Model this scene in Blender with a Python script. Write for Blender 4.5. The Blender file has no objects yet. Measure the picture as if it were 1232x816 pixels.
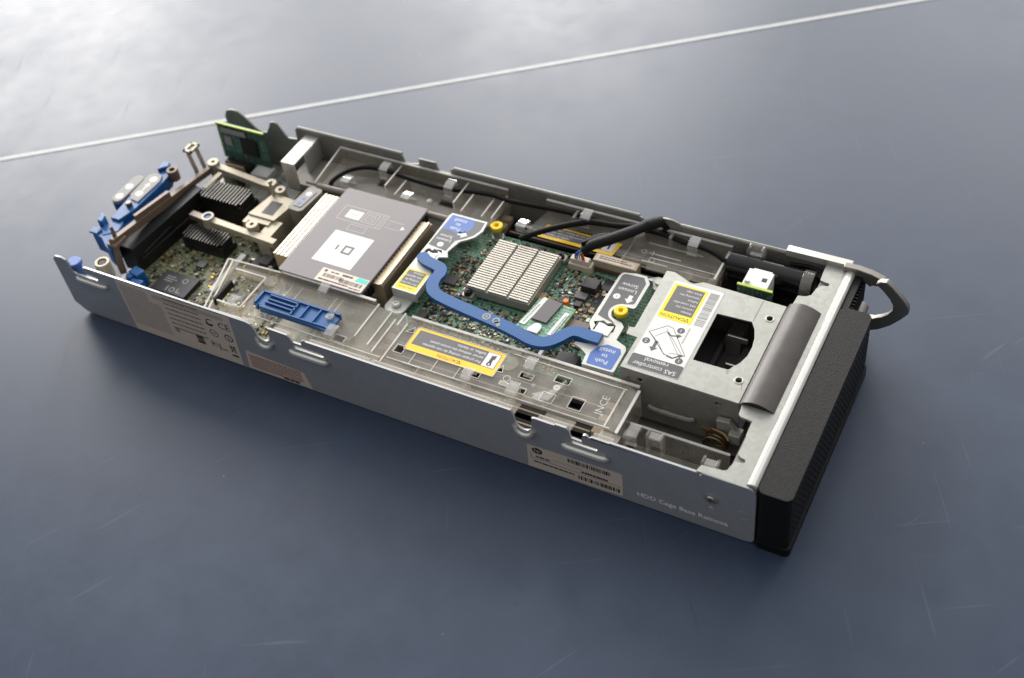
import bpy, math, random
from mathutils import Vector, Matrix
from mathutils.geometry import tessellate_polygon
R = math.radians
sc = bpy.context.scene
COL = sc.collection

# ------------------------------------------------------------------ materials
def lin(c):
    def f(v):
        v /= 255.0
        return v / 12.92 if v <= 0.04045 else ((v + 0.055) / 1.055) ** 2.4
    return tuple(f(v) for v in c) + (1.0,)

MAT = {}
def mat(name, col, rough=0.5, metal=0.0, var=0.0, scale=80.0, bump=0.0, bscale=400.0, rvar=0.0, spec=0.5):
    m = bpy.data.materials.new(name); m.use_nodes = True
    nt = m.node_tree; b = nt.nodes['Principled BSDF']
    c = lin(col)
    b.inputs['Base Color'].default_value = c
    b.inputs['Roughness'].default_value = rough
    b.inputs['Metallic'].default_value = metal
    b.inputs['Specular IOR Level'].default_value = spec
    tc = nt.nodes.new('ShaderNodeTexCoord')
    if var or rvar:
        n = nt.nodes.new('ShaderNodeTexNoise'); n.inputs['Scale'].default_value = scale
        n.inputs['Detail'].default_value = 5; n.inputs['Roughness'].default_value = 0.65
        nt.links.new(tc.outputs['Object'], n.inputs['Vector'])
        if var:
            r = nt.nodes.new('ShaderNodeValToRGB')
            r.color_ramp.elements[0].position = 0.3; r.color_ramp.elements[1].position = 0.7
            r.color_ramp.elements[0].color = tuple(x * (1 - var) for x in c[:3]) + (1,)
            r.color_ramp.elements[1].color = tuple(min(1, x * (1 + var)) for x in c[:3]) + (1,)
            nt.links.new(n.outputs['Fac'], r.inputs['Fac']); nt.links.new(r.outputs['Color'], b.inputs['Base Color'])
        if rvar:
            mr = nt.nodes.new('ShaderNodeMapRange')
            mr.inputs['From Min'].default_value = 0.3; mr.inputs['From Max'].default_value = 0.7
            mr.inputs['To Min'].default_value = max(0.03, rough - rvar); mr.inputs['To Max'].default_value = min(1, rough + rvar)
            nt.links.new(n.outputs['Fac'], mr.inputs['Value']); nt.links.new(mr.outputs['Result'], b.inputs['Roughness'])
    if bump:
        n2 = nt.nodes.new('ShaderNodeTexNoise'); n2.inputs['Scale'].default_value = bscale; n2.inputs['Detail'].default_value = 3
        nt.links.new(tc.outputs['Object'], n2.inputs['Vector'])
        bp = nt.nodes.new('ShaderNodeBump'); bp.inputs['Strength'].default_value = bump; bp.inputs['Distance'].default_value = 0.0005
        nt.links.new(n2.outputs['Fac'], bp.inputs['Height']); nt.links.new(bp.outputs['Normal'], b.inputs['Normal'])
    MAT[name] = m
    return m

def zinc(name, col, rough, metal=0.85, k=1.0):
    """galvanised sheet steel: spangle cells shift tone and gloss a little"""
    m = mat(name, col, rough, metal)
    nt = m.node_tree; b = nt.nodes['Principled BSDF']
    tc = nt.nodes.new('ShaderNodeTexCoord')
    v = nt.nodes.new('ShaderNodeTexVoronoi'); v.inputs['Scale'].default_value = 320
    n = nt.nodes.new('ShaderNodeTexNoise'); n.inputs['Scale'].default_value = 45; n.inputs['Detail'].default_value = 6
    nt.links.new(tc.outputs['Object'], v.inputs['Vector']); nt.links.new(tc.outputs['Object'], n.inputs['Vector'])
    sep = nt.nodes.new('ShaderNodeSeparateColor'); nt.links.new(v.outputs['Color'], sep.inputs['Color'])
    mx = nt.nodes.new('ShaderNodeMath'); mx.operation = 'MULTIPLY_ADD'; mx.inputs[1].default_value = 0.35
    nt.links.new(sep.outputs['Red'], mx.inputs[0]); nt.links.new(n.outputs['Fac'], mx.inputs[2])
    c = lin(col)
    r = nt.nodes.new('ShaderNodeValToRGB'); r.color_ramp.elements[0].position = 0.4; r.color_ramp.elements[1].position = 0.95
    r.color_ramp.elements[0].color = tuple(x * (1 - 0.16 * k) for x in c[:3]) + (1,); r.color_ramp.elements[1].color = tuple(min(1, x * (1 + 0.08 * k)) for x in c[:3]) + (1,)
    nt.links.new(mx.outputs[0], r.inputs['Fac']); nt.links.new(r.outputs['Color'], b.inputs['Base Color'])
    mr = nt.nodes.new('ShaderNodeMapRange'); mr.inputs['From Max'].default_value = 1.2
    mr.inputs['To Min'].default_value = rough + 0.06 * k; mr.inputs['To Max'].default_value = rough - 0.06 * k
    nt.links.new(mx.outputs[0], mr.inputs['Value']); nt.links.new(mr.outputs['Result'], b.inputs['Roughness'])
    return m

def clear(name, haze, hazecol, rough, tint, ior=1.5):
    """moulded clear plastic: see-through, a glossy skin and some milky scatter"""
    m = bpy.data.materials.new(name); m.use_nodes = True
    nt = m.node_tree; nt.nodes.clear()
    out = nt.nodes.new('ShaderNodeOutputMaterial')
    tr = nt.nodes.new('ShaderNodeBsdfTransparent'); tr.inputs['Color'].default_value = lin(tint)
    df = nt.nodes.new('ShaderNodeBsdfDiffuse'); df.inputs['Color'].default_value = lin(hazecol)
    gl = nt.nodes.new('ShaderNodeBsdfGlossy'); gl.inputs['Roughness'].default_value = rough
    m1 = nt.nodes.new('ShaderNodeMixShader'); m2 = nt.nodes.new('ShaderNodeMixShader')
    tc = nt.nodes.new('ShaderNodeTexCoord'); n = nt.nodes.new('ShaderNodeTexNoise')
    n.inputs['Scale'].default_value = 60; n.inputs['Detail'].default_value = 6
    nt.links.new(tc.outputs['Object'], n.inputs['Vector'])
    mr = nt.nodes.new('ShaderNodeMapRange'); mr.inputs['From Min'].default_value = 0.3; mr.inputs['From Max'].default_value = 0.7
    mr.inputs['To Min'].default_value = haze * 0.7; mr.inputs['To Max'].default_value = min(1, haze * 1.3)
    nt.links.new(n.outputs['Fac'], mr.inputs['Value']); nt.links.new(mr.outputs['Result'], m1.inputs['Fac'])
    nt.links.new(tr.outputs[0], m1.inputs[1]); nt.links.new(df.outputs[0], m1.inputs[2])
    fr = nt.nodes.new('ShaderNodeFresnel'); fr.inputs['IOR'].default_value = ior
    geo = nt.nodes.new('ShaderNodeNewGeometry'); inv = nt.nodes.new('ShaderNodeMath'); inv.operation = 'SUBTRACT'; inv.inputs[0].default_value = 1
    fm = nt.nodes.new('ShaderNodeMath'); fm.operation = 'MULTIPLY'
    nt.links.new(geo.outputs['Backfacing'], inv.inputs[1]); nt.links.new(inv.outputs[0], fm.inputs[0]); nt.links.new(fr.outputs[0], fm.inputs[1])
    nt.links.new(fm.outputs[0], m2.inputs['Fac'])
    nt.links.new(m1.outputs[0], m2.inputs[1]); nt.links.new(gl.outputs[0], m2.inputs[2])
    bp = nt.nodes.new('ShaderNodeBump'); bp.inputs['Strength'].default_value = 0.07; bp.inputs['Distance'].default_value = 0.0004
    nt.links.new(n.outputs['Fac'], bp.inputs['Height']); nt.links.new(bp.outputs['Normal'], gl.inputs['Normal'])
    nt.links.new(m2.outputs[0], out.inputs['Surface'])
    MAT[name] = m

def pcb(name, base, pad, dark, scale):
    """solder mask with fine tracks, tinned pads and dark parts too small to model"""
    m = mat(name, base, 0.42)
    nt = m.node_tree; b = nt.nodes['Principled BSDF']
    tc = nt.nodes.new('ShaderNodeTexCoord')
    def ramp(src, stops):
        r = nt.nodes.new('ShaderNodeValToRGB'); r.color_ramp.interpolation = 'CONSTANT'
        e = r.color_ramp.elements; e[0].position, e[0].color = stops[0]; e[1].position, e[1].color = stops[1]
        for p, c in stops[2:]:
            x = e.new(p); x.color = c
        nt.links.new(src, r.inputs['Fac']); return r.outputs['Color']
    v = nt.nodes.new('ShaderNodeTexVoronoi'); v.distance = 'CHEBYCHEV'; v.inputs['Scale'].default_value = scale
    nt.links.new(tc.outputs['Object'], v.inputs['Vector'])
    sep = nt.nodes.new('ShaderNodeSeparateColor'); nt.links.new(v.outputs['Color'], sep.inputs['Color'])
    cell = ramp(sep.outputs['Red'], [(0, lin(base)), (0.5, lin(dark)), (0.62, lin(base)), (0.8, lin(pad))])
    dist = ramp(v.outputs['Distance'], [(0, (1, 1, 1, 1)), (0.3, (0, 0, 0, 1))])
    mx = nt.nodes.new('ShaderNodeMix'); mx.data_type = 'RGBA'
    nt.links.new(dist, mx.inputs['Factor']); nt.links.new(cell, mx.inputs['B'])
    w = nt.nodes.new('ShaderNodeTexBrick'); w.inputs['Scale'].default_value = 90
    w.inputs['Color1'].default_value = lin(base); w.inputs['Color2'].default_value = tuple(x * 0.8 for x in lin(base)[:3]) + (1,)
    w.inputs['Mortar'].default_value = tuple(min(1, x * 1.7) for x in lin(base)[:3]) + (1,); w.inputs['Mortar Size'].default_value = 0.05
    nt.links.new(tc.outputs['Object'], w.inputs['Vector'])
    nt.links.new(w.outputs['Color'], mx.inputs['A'])
    nt.links.new(mx.outputs['Result'], b.inputs['Base Color'])

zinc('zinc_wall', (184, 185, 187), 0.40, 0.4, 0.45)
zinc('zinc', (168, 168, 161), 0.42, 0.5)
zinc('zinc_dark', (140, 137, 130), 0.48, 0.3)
mat('steel_edge', (225, 222, 212), 0.28, 0.8)
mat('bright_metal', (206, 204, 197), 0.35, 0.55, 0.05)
mat('fin_alu', (215, 208, 192), 0.38, 0.7, 0.05)
mat('sink_alu', (180, 175, 164), 0.42, 0.55, 0.05)
mat('fin_top', (112, 109, 105), 0.4, 0.7)
mat('fin_tan', (200, 180, 152), 0.4, 0.7, 0.05)
mat('nickel', (200, 196, 185), 0.3, 0.9)
mat('brass_dark', (120, 100, 70), 0.35, 0.8)
mat('bezel', (26, 25, 25), 0.55, 0, 0.12, 300, 0.6, 1600, spec=0.22)
mat('bezel_dark', (12, 12, 13), 0.55, spec=0.3)
mat('black', (14, 14, 15), 0.5)
mat('black_gloss', (12, 12, 13), 0.18)
mat('black_rubber', (15, 14, 14), 0.62, 0, 0.2, 300, 0.6, 700, spec=0.3)
mat('anodised', (34, 33, 34), 0.38, 0.3)
mat('chip', (44, 43, 46), 0.45, 0, 0.06)
mat('chip_grey', (88, 84, 84), 0.42)
mat('chip_mark', (150, 148, 145), 0.6)
mat('blue', (26, 86, 146), 0.36, 0, 0.04, 60, 0.05)
mat('blue_label', (70, 106, 176), 0.4)
mat('yellow', (250, 218, 24), 0.4)
mat('amber', (250, 200, 34), 0.4)
mat('yellow_screw', (246, 208, 10), 0.3)
mat('label_grey', (92, 90, 92), 0.42)
mat('label_dark', (84, 83, 86), 0.42)
mat('white', (222, 221, 216), 0.5)
mat('white_ink', (225, 223, 222), 0.5)
mat('grey_ink', (150, 148, 146), 0.5)
mat('black_ink', (35, 33, 32), 0.5)
mat('cream_label', (222, 206, 190), 0.55, 0, 0.03)
mat('brown_ink', (120, 98, 84), 0.6)
mat('pink_ink', (150, 92, 84), 0.6)
mat('cover_grey', (126, 120, 121), 0.4, 0, 0.03, 30)
mat('cover_line', (180, 174, 172), 0.5)
mat('card_bracket', (194, 194, 188), 0.4, 0.35, 0.03)
mat('tan_plastic', (196, 178, 152), 0.45, 0, 0.06)
mat('tan_cast', (176, 166, 146), 0.42, 0.3, 0.08)
mat('brown_cast', (112, 94, 80), 0.45, 0.1, 0.1)
mat('grey_plastic', (128, 120, 112), 0.45, 0, 0.05)
mat('grey_film', (72, 66, 63), 0.40, 0, 0.2, 70, 1.0, 30)
mat('handle_grey', (146, 141, 135), 0.34, 0.6, 0.06)
mat('cable', (10, 10, 10), 0.62, 0, 0.15, 200, 0.3, 600, spec=0.25)
mat('teal', (60, 200, 185), 0.5)
mat('gold', (200, 165, 80), 0.3, 0.9)
mat('ceramic', (176, 150, 112), 0.5, 0, 0.1)
mat('orange', (226, 130, 50), 0.5)
mat('red', (200, 60, 40), 0.4)
mat('wire_blue', (40, 110, 200), 0.4)
mat('wire_white', (225, 225, 225), 0.4)
mat('pcb_edge', (176, 196, 70), 0.5)
mat('olive_edge', (150, 140, 60), 0.5)
pcb('pcb_green', (96, 136, 112), (176, 180, 158), (48, 72, 60), 560)
pcb('pcb_olive', (100, 104, 74), (158, 148, 116), (40, 42, 30), 420)
pcb('pcb_dim', (58, 88, 76), (128, 138, 126), (34, 52, 46), 420)
clear('clear', 0.12, (246, 238, 226), 0.10, (250, 249, 246))
clear('clear_bright', 0.15, (250, 249, 246), 0.05, (253, 252, 250), 2.1)
clear('clear_edge', 0.5, (252, 250, 246), 0.12, (235, 232, 228))  # whiter edge strips, imitating light piped to the rims of the plastic

# ------------------------------------------------------------------ mesh building (millimetres in, metres out)
class MB:
    def __init__(s): s.v = []; s.f = []; s.m = []
    def add(s, v, f, m=0):
        o = len(s.v); s.v += [tuple(p) for p in v]
        for q in f: s.f.append(tuple(i + o for i in q)); s.m.append(m)
    def box(s, x0, x1, y0, y1, z0, z1, m=0, rot=None):
        v = [(x, y, z) for z in (z0, z1) for y in (y0, y1) for x in (x0, x1)]
        if rot:
            c = Vector(((x0 + x1) / 2, (y0 + y1) / 2, (z0 + z1) / 2)); v = [tuple(c + rot @ (Vector(p) - c)) for p in v]
        s.add(v, [(0, 2, 3, 1), (4, 5, 7, 6), (0, 1, 5, 4), (2, 6, 7, 3), (0, 4, 6, 2), (1, 3, 7, 5)], m)
    def prism(s, pts, a, b, m=0, plane='xy', holes=(), side_m=None):
        """extrude a 2-D outline (with holes) from a to b along the third axis"""
        def area(p): return sum(p[i][0] * p[(i + 1) % len(p)][1] - p[(i + 1) % len(p)][0] * p[i][1] for i in range(len(p)))
        loops = [list(pts) if area(pts) > 0 else list(pts)[::-1]] + [list(h) if area(h) < 0 else list(h)[::-1] for h in holes]
        P = {'xy': lambda u, v, w: (u, v, w), 'xz': lambda u, v, w: (u, w, v), 'yz': lambda u, v, w: (w, u, v)}[plane]
        flip = plane == 'xz'
        flat = [p for l in loops for p in l]; n = len(flat)
        v = [P(p[0], p[1], a) for p in flat] + [P(p[0], p[1], b) for p in flat]
        tris = tessellate_polygon([[Vector((p[0], p[1], 0)) for p in l] for l in loops])
        f = []
        for t in tris:
            A, B, C = (flat[i] for i in t)
            ccw = (B[0] - A[0]) * (C[1] - A[1]) - (B[1] - A[1]) * (C[0] - A[0]) > 0
            t = tuple(t) if ccw else tuple(t)[::-1]
            f.append(tuple(i + n for i in t)); f.append(t[::-1])
        fs = []; o = 0
        for l in loops:
            k = len(l)
            for i in range(k):
                j = (i + 1) % k; fs.append((o + i, o + j, o + j + n, o + i + n))
            o += k
        if flip: f = [q[::-1] for q in f]; fs = [q[::-1] for q in fs]
        base = len(s.v); s.add(v, f, m)
        for q in fs: s.f.append(tuple(i + base for i in q)); s.m.append(m if side_m is None else side_m)
    def cyl(s, c, r, h, ax='z', n=20, r2=None, m=0):
        r2 = r if r2 is None else r2
        def P(a, rad, t):
            u, w = rad * math.cos(a), rad * math.sin(a)
            return {'z': (c[0] + u, c[1] + w, c[2] + t), 'y': (c[0] + w, c[1] + t, c[2] + u), 'x': (c[0] + t, c[1] + u, c[2] + w)}[ax]
        v = [P(2 * math.pi * i / n, r, 0) for i in range(n)] + [P(2 * math.pi * i / n, r2, h) for i in range(n)]
        f = [(i, (i + 1) % n, (i + 1) % n + n, i + n) for i in range(n)] + [tuple(range(n))[::-1], tuple(range(n, 2 * n))]
        s.add(v, f, m)
    def ring(s, c, r, ri, h, ax='z', n=24, m=0):
        def P(a, rad, t):
            u, w = rad * math.cos(a), rad * math.sin(a)
            return {'z': (c[0] + u, c[1] + w, c[2] + t), 'y': (c[0] + w, c[1] + t, c[2] + u), 'x': (c[0] + t, c[1] + u, c[2] + w)}[ax]
        v = []
        for rad, t in ((r, 0), (r, h), (ri, h), (ri, 0)): v += [P(2 * math.pi * i / n, rad, t) for i in range(n)]
        f = []
        for k in range(4):
            a, b = k * n, ((k + 1) % 4) * n
            f += [(a + i, a + (i + 1) % n, b + (i + 1) % n, b + i) for i in range(n)]
        s.add(v, f, m)
    def tube(s, pts, r, n=10, m=0, sub=6, squash=1.0):
        P = [Vector(p) for p in pts]
        if sub > 1 and len(P) > 2:
            Q = []
            for i in range(len(P) - 1):
                a, b, c, d = P[max(i - 1, 0)], P[i], P[i + 1], P[min(i + 2, len(P) - 1)]
                for k in range(sub):
                    t = k / sub
                    Q.append(0.5 * ((2 * b) + (c - a) * t + (2 * a - 5 * b + 4 * c - d) * t * t + (3 * b - a - 3 * c + d) * t ** 3))
            Q.append(P[-1]); P = Q
        rr = r if callable(r) else (lambda t: r)
        rings = []; N = len(P)
        for i in range(N):
            t = (P[min(i + 1, N - 1)] - P[max(i - 1, 0)]).normalized()
            x = t.cross(Vector((0, 0, 1)))
            if x.length < 1e-4: x = Vector((1, 0, 0))
            x.normalize(); y = x.cross(t)
            q = rr(i / (N - 1))
            rings.append([P[i] + x * (q * math.cos(2 * math.pi * k / n)) + y * (q * squash * math.sin(2 * math.pi * k / n)) for k in range(n)])
        v = [p for g in rings for p in g]
        f = [(i * n + k, i * n + (k + 1) % n, (i + 1) * n + (k + 1) % n, (i + 1) * n + k) for i in range(N - 1) for k in range(n)]
        f += [tuple(range(n))[::-1], tuple(range((N - 1) * n, N * n))]
        s.add(v, f, m)
    def quad(s, pts, m=0): s.add(pts, [(0, 1, 2, 3)], m)
    def text(s, body, o, size, r, u, m=0, align='CENTER', lift=0.0, bold=0.0):
        V, F = glyphs(body, align, bold)
        o, r, u = Vector(o), Vector(r), Vector(u); nrm = r.cross(u)
        s.add([o + r * (p[0] * size) + u * (p[1] * size) + nrm * lift for p in V], F, m)
    def flat(s, pts, o, r, u, m=0, lift=0.0):
        """a printed flat shape: 2-D points laid on the plane through o along r and u"""
        o, r, u = Vector(o), Vector(r), Vector(u); nrm = r.cross(u)
        tris = tessellate_polygon([[Vector((p[0], p[1], 0)) for p in pts]])
        f = []
        for t in tris:
            A, B, C = (pts[i] for i in t)
            f.append(tuple(t) if (B[0] - A[0]) * (C[1] - A[1]) - (B[1] - A[1]) * (C[0] - A[0]) > 0 else tuple(t)[::-1])
        s.add([o + r * p[0] + u * p[1] + nrm * lift for p in pts], f, m)
    def build(s, name, mats, parent=None, bevel=0.0, org=(0, 0, 0), smooth=True, seg=2, label=None):
        me = bpy.data.meshes.new(name)
        me.from_pydata([((p[0] - org[0]) * .001, (p[1] - org[1]) * .001, (p[2] - org[2]) * .001) for p in s.v], [], s.f)
        if isinstance(mats, str): mats = [mats]
        for k in mats: me.materials.append(MAT[k])
        me.polygons.foreach_set('material_index', s.m)
        me.validate(); me.update()
        if smooth:
            me.shade_smooth(); me.set_sharp_from_angle(angle=R(38))
        o = bpy.data.objects.new(name, me); COL.objects.link(o)
        po = Vector((0, 0, 0))
        if parent:
            o.parent = parent; po = WORLD[parent.name]
        w = Vector(org) * .001
        o.location = w - po; WORLD[o.name] = w
        if bevel:
            b = o.modifiers.new('bevel', 'BEVEL'); b.width = bevel * .001; b.segments = seg; b.limit_method = 'ANGLE'; b.angle_limit = R(40); b.harden_normals = False
        if label: o['label'] = label
        return o
WORLD = {}
GL = {}
def glyphs(body, align, bold=0.0):
    k = (body, align, bold)
    if k not in GL:
        cu = bpy.data.curves.new('t', 'FONT'); cu.body = body; cu.align_x = align; cu.align_y = 'CENTER'; cu.resolution_u = 2; cu.size = 1; cu.offset = bold
        ob = bpy.data.objects.new('t', cu); COL.objects.link(ob)
        dg = bpy.context.evaluated_depsgraph_get(); me = ob.evaluated_get(dg).to_mesh()
        V = [(v.co.x, v.co.y) for v in me.vertices]
        F = []
        for p in me.polygons:
            q = list(p.vertices)
            a = sum(V[q[i]][0] * V[q[(i + 1) % len(q)]][1] - V[q[(i + 1) % len(q)]][0] * V[q[i]][1] for i in range(len(q)))
            F.append(tuple(q) if a > 0 else tuple(q[::-1]))
        ob.evaluated_get(dg).to_mesh_clear()
        bpy.data.objects.remove(ob); bpy.data.curves.remove(cu)
        GL[k] = (V, F)
    return GL[k]

def thing(name, label, cat, loc, group=None):
    o = bpy.data.objects.new(name, None); COL.objects.link(o); o.empty_display_size = 0.02
    o.location = Vector(loc) * .001; WORLD[o.name] = Vector(loc) * .001
    o['label'] = label; o['category'] = cat
    if group: o['group'] = group
    return o
def copy_part(src, parent, at, spin=0.0):
    """another instance of a part (shared mesh) with copies of its own sub-parts"""
    o = src.copy(); COL.objects.link(o); o.parent = parent
    w = Vector(at) * .001; o.location = w - WORLD[parent.name]; WORLD[o.name] = w; o.rotation_euler = (0, 0, spin)
    for ch in src.children:
        c = ch.copy(); COL.objects.link(c); c.parent = o
    return o

def arc(cx, cy, r, a0, a1, n=8, ry=None):
    ry = r if ry is None else ry
    return [(cx + r * math.cos(R(a0 + (a1 - a0) * i / n)), cy + ry * math.sin(R(a0 + (a1 - a0) * i / n))) for i in range(n + 1)]
def rrect(x0, x1, y0, y1, r, n=5):
    return arc(x1 - r, y0 + r, r, -90, 0, n) + arc(x1 - r, y1 - r, r, 0, 90, n) + arc(x0 + r, y1 - r, r, 90, 180, n) + arc(x0 + r, y0 + r, r, 180, 270, n)
def rect(x0, x1, y0, y1): return [(x0, y0), (x1, y0), (x1, y1), (x0, y1)]
def band(path, w, sub=6):
    """outline of a flat bar of width w along a smoothed 2-D path"""
    P = [Vector((p[0], p[1])) for p in path]; Q = []
    for i in range(len(P) - 1):
        a, b, c, d = P[max(i - 1, 0)], P[i], P[i + 1], P[min(i + 2, len(P) - 1)]
        for k in range(sub):
            t = k / sub
            Q.append(0.5 * ((2 * b) + (c - a) * t + (2 * a - 5 * b + 4 * c - d) * t * t + (3 * b - a - 3 * c + d) * t ** 3))
    Q.append(P[-1]); L = []; Rr = []
    for i in range(len(Q)):
        t = (Q[min(i + 1, len(Q) - 1)] - Q[max(i - 1, 0)]).normalized(); n = Vector((-t.y, t.x)) * w / 2
        L.append(tuple(Q[i] + n)); Rr.append(tuple(Q[i] - n))
    return L + Rr[::-1]
RX, RY, RZ = Vector((1, 0, 0)), Vector((0, 1, 0)), Vector((0, 0, 1))
UP = dict(r=-RX, u=-RY)            # lettering read from the far side of the server
FR = dict(r=RX, u=RZ)              # lettering on the near side wall

def words(mb, x0, x1, y, h, rng, o, r, u, m, lift=0.1, gap=0.45):
    """a line of print too small to read: word-shaped dashes"""
    x = x0
    while x < x1 - h * 0.6:
        w = min(rng.uniform(1.0, 3.6) * h, x1 - x)
        mb.flat(rect(x, x + w, y, y + h), o, r, u, m, lift); x += w + gap * h
def barcode(mb, x0, x1, y0, y1, rng, o, r, u, m, lift=0.1, unit=0.35):
    x = x0
    while x < x1:
        w = unit * rng.choice((1, 1, 2, 3)); mb.flat(rect(x, min(x + w, x1), y0, y1), o, r, u, m, lift)
        x += w + unit * rng.choice((1, 1, 2))

# ------------------------------------------------------------------ table
def make_table():
    m = bpy.data.materials.new('table_paint'); m.use_nodes = True
    nt = m.node_tree; b = nt.nodes['Principled BSDF']; L = nt.links.new
    tc = nt.nodes.new('ShaderNodeTexCoord')
    def noise(scale, detail, vec=None, rough=0.6):
        n = nt.nodes.new('ShaderNodeTexNoise'); n.inputs['Scale'].default_value = scale; n.inputs['Detail'].default_value = detail
        n.inputs['Roughness'].default_value = rough
        L(vec or tc.outputs['Object'], n.inputs['Vector']); return n.outputs['Fac']
    def rng(src, a, b_, c, d):
        q = nt.nodes.new('ShaderNodeMapRange'); q.inputs['From Min'].default_value = a; q.inputs['From Max'].default_value = b_
        q.inputs['To Min'].default_value = c; q.inputs['To Max'].default_value = d; L(src, q.inputs['Value']); return q.outputs['Result']
    def math_(op, a, b_):
        q = nt.nodes.new('ShaderNodeMath'); q.operation = op
        for i, s in enumerate((a, b_)):
            if isinstance(s, (int, float)): q.inputs[i].default_value = s
            else: L(s, q.inputs[i])
        return q.outputs[0]
    cloud = noise(7, 6); smear = noise(38, 5, rough=0.7)
    def scratches(rot, sx, sy, lo, seedz):
        mp = nt.nodes.new('ShaderNodeMapping'); mp.inputs['Scale'].default_value = (sx, sy, 1)
        mp.inputs['Location'].default_value = (0, 0, seedz); vr = nt.nodes.new('ShaderNodeVectorRotate'); vr.rotation_type = 'Z_AXIS'; vr.inputs['Angle'].default_value = R(rot); L(tc.outputs['Object'], vr.inputs['Vector']); L(vr.outputs['Vector'], mp.inputs['Vector'])
        n = noise(1.0, 1.5, mp.outputs['Vector'], 0.4); n.node.inputs['Distortion'].default_value = 0.15; return rng(n, lo, lo + 0.03, 0, 1)
    s = math_('MAXIMUM', scratches(62, 13, 420, 0.735, 3.1), scratches(118, 15, 400, 0.735, 7.7))
    s = math_('MAXIMUM', s, scratches(-30, 10, 330, 0.75, 1.3))
    sp = nt.nodes.new('ShaderNodeTexVoronoi'); sp.inputs['Scale'].default_value = 26; L(tc.outputs['Object'], sp.inputs['Vector'])
    dust = rng(sp.outputs['Distance'], 0.014, 0.022, 1, 0)
    wear = math_('MAXIMUM', math_('MULTIPLY', s, 0.11), math_('MULTIPLY', dust, 0.45))
    r = nt.nodes.new('ShaderNodeValToRGB'); r.color_ramp.elements[0].position = 0.3; r.color_ramp.elements[1].position = 0.72
    r.color_ramp.elements[0].color = TABLE_A; r.color_ramp.elements[1].color = TABLE_B
    L(math_('ADD', math_('MULTIPLY', cloud, 0.55), math_('MULTIPLY', smear, 0.45)), r.inputs['Fac'])
    mx = nt.nodes.new('ShaderNodeMix'); mx.data_type = 'RGBA'; mx.inputs['B'].default_value = (0.22, 0.23, 0.25, 1)
    dk = math_('MAXIMUM', scratches(52, 8, 190, 0.785, 21.3), scratches(-62, 9, 210, 0.785, 33.1))
    dk = math_('MAXIMUM', dk, math_('MULTIPLY', rng(noise(30, 4, rough=0.75), 0.66, 0.74, 0, 1), 0.5))
    m0 = nt.nodes.new('ShaderNodeMix'); m0.data_type = 'RGBA'; m0.inputs['B'].default_value = (0.009, 0.012, 0.022, 1)
    L(math_('MULTIPLY', dk, 0.38), m0.inputs['Factor']); L(r.outputs['Color'], m0.inputs['A'])
    L(wear, mx.inputs['Factor']); L(m0.outputs['Result'], mx.inputs['A']); L(mx.outputs['Result'], b.inputs['Base Color'])
    L(math_('ADD', math_('ADD', rng(smear, 0.25, 0.75, -0.035, 0.035), rng(cloud, 0.3, 0.7, 0.39, 0.47)), math_('MULTIPLY', s, 0.1)), b.inputs['Roughness'])
    b.inputs['Specular IOR Level'].default_value = 0.5
    bp = nt.nodes.new('ShaderNodeBump'); bp.inputs['Strength'].default_value = 0.035; bp.inputs['Distance'].default_value = 0.001
    L(math_('ADD', noise(700, 2), math_('MULTIPLY', cloud, 0.6)), bp.inputs['Height']); L(bp.outputs['Normal'], b.inputs['Normal'])
    MAT['table_paint'] = m
    mat('line_paint', (166, 168, 169), 0.5, 0, 0.12, 110)
    t = MB(); t.box(-1900, 2200, -1500, 3000, -25, 0)
    o = t.build('table_surface', 'table_paint', smooth=False); o['kind'] = 'structure'; o['label'] = 'dark blue painted table top with scuffs'
    a, bb = Vector((-215.0, 112.2)), Vector((425.9, 562.4)); d = (bb - a).normalized(); n = Vector((-d.y, d.x)) * 2.3
    p, q = a - d * 1500, bb + d * 1800
    l = MB(); l.prism([tuple(p - n), tuple(q - n), tuple(q + n), tuple(p + n)], 0.02, 0.35)
    o = l.build('painted_line', 'line_paint', smooth=False); o['kind'] = 'structure'; o['label'] = 'thin white line painted across the blue table top'
TABLE_A = (0.018, 0.032, 0.062, 1); TABLE_B = (0.033, 0.052, 0.095, 1)
make_table()

# ------------------------------------------------------------------ the server: chassis
rng = random.Random(11)
SV = thing('blade_server', 'open silver blade server lying on the blue table, with black front grille', 'server', (240, 90, 0))

near = [(-27, 8), (-21, 3), (-17, 0.6), (476, 0.6)] + arc(478.5, 4.5, 3.5, -90, 0, 4) + [(482, 44)] + arc(476, 45, 6, 0, 90, 5) + \
    [(451, 50.8), (450.6, 47.8), (449.4, 47.8), (449, 50.2), (396, 50.2), (395.5, 49.6), (385, 49.8)] + arc(381, 48, 2, 0, 180, 4) + \
    [(378.2, 42.5), (371.5, 43), (370.5, 49), (369, 50.8), (362, 50.8), (361.5, 49.7), (349, 49.9), (346.8, 49.5), (346, 44)] + \
    arc(340.5, 41, 5.5, 0, -180, 6) + [(334.6, 46), (333, 50.2), (187, 50.2), (186, 51), (183.5, 49), (183, 45.5), (176, 45.5), (174.8, 49), (173, 50.8), (158, 51.2), (157.4, 45.5)] + \
    arc(151.5, 42.5, 5.5, 0, -180, 6) + [(145.4, 46), (143.5, 49.4), (140, 50.4), (2.5, 51.2), (0.5, 50.4), (0.2, 45), (10.5, 44.4), (11.5, 42.6), (10, 41.2), (-9.5, 41), (-12, 43), (-12.8, 50), (-14, 53), (-18, 54.2), (-23.5, 53.6), (-26.4, 50.5)]
w = MB()
w.prism(near, 0, 1.3, 0, 'xz', holes=[rrect(176, 199, 39.8, 43.2, 1.5, 3), rrect(371.5, 388, 38.5, 41.5, 1.4, 3)])
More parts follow.
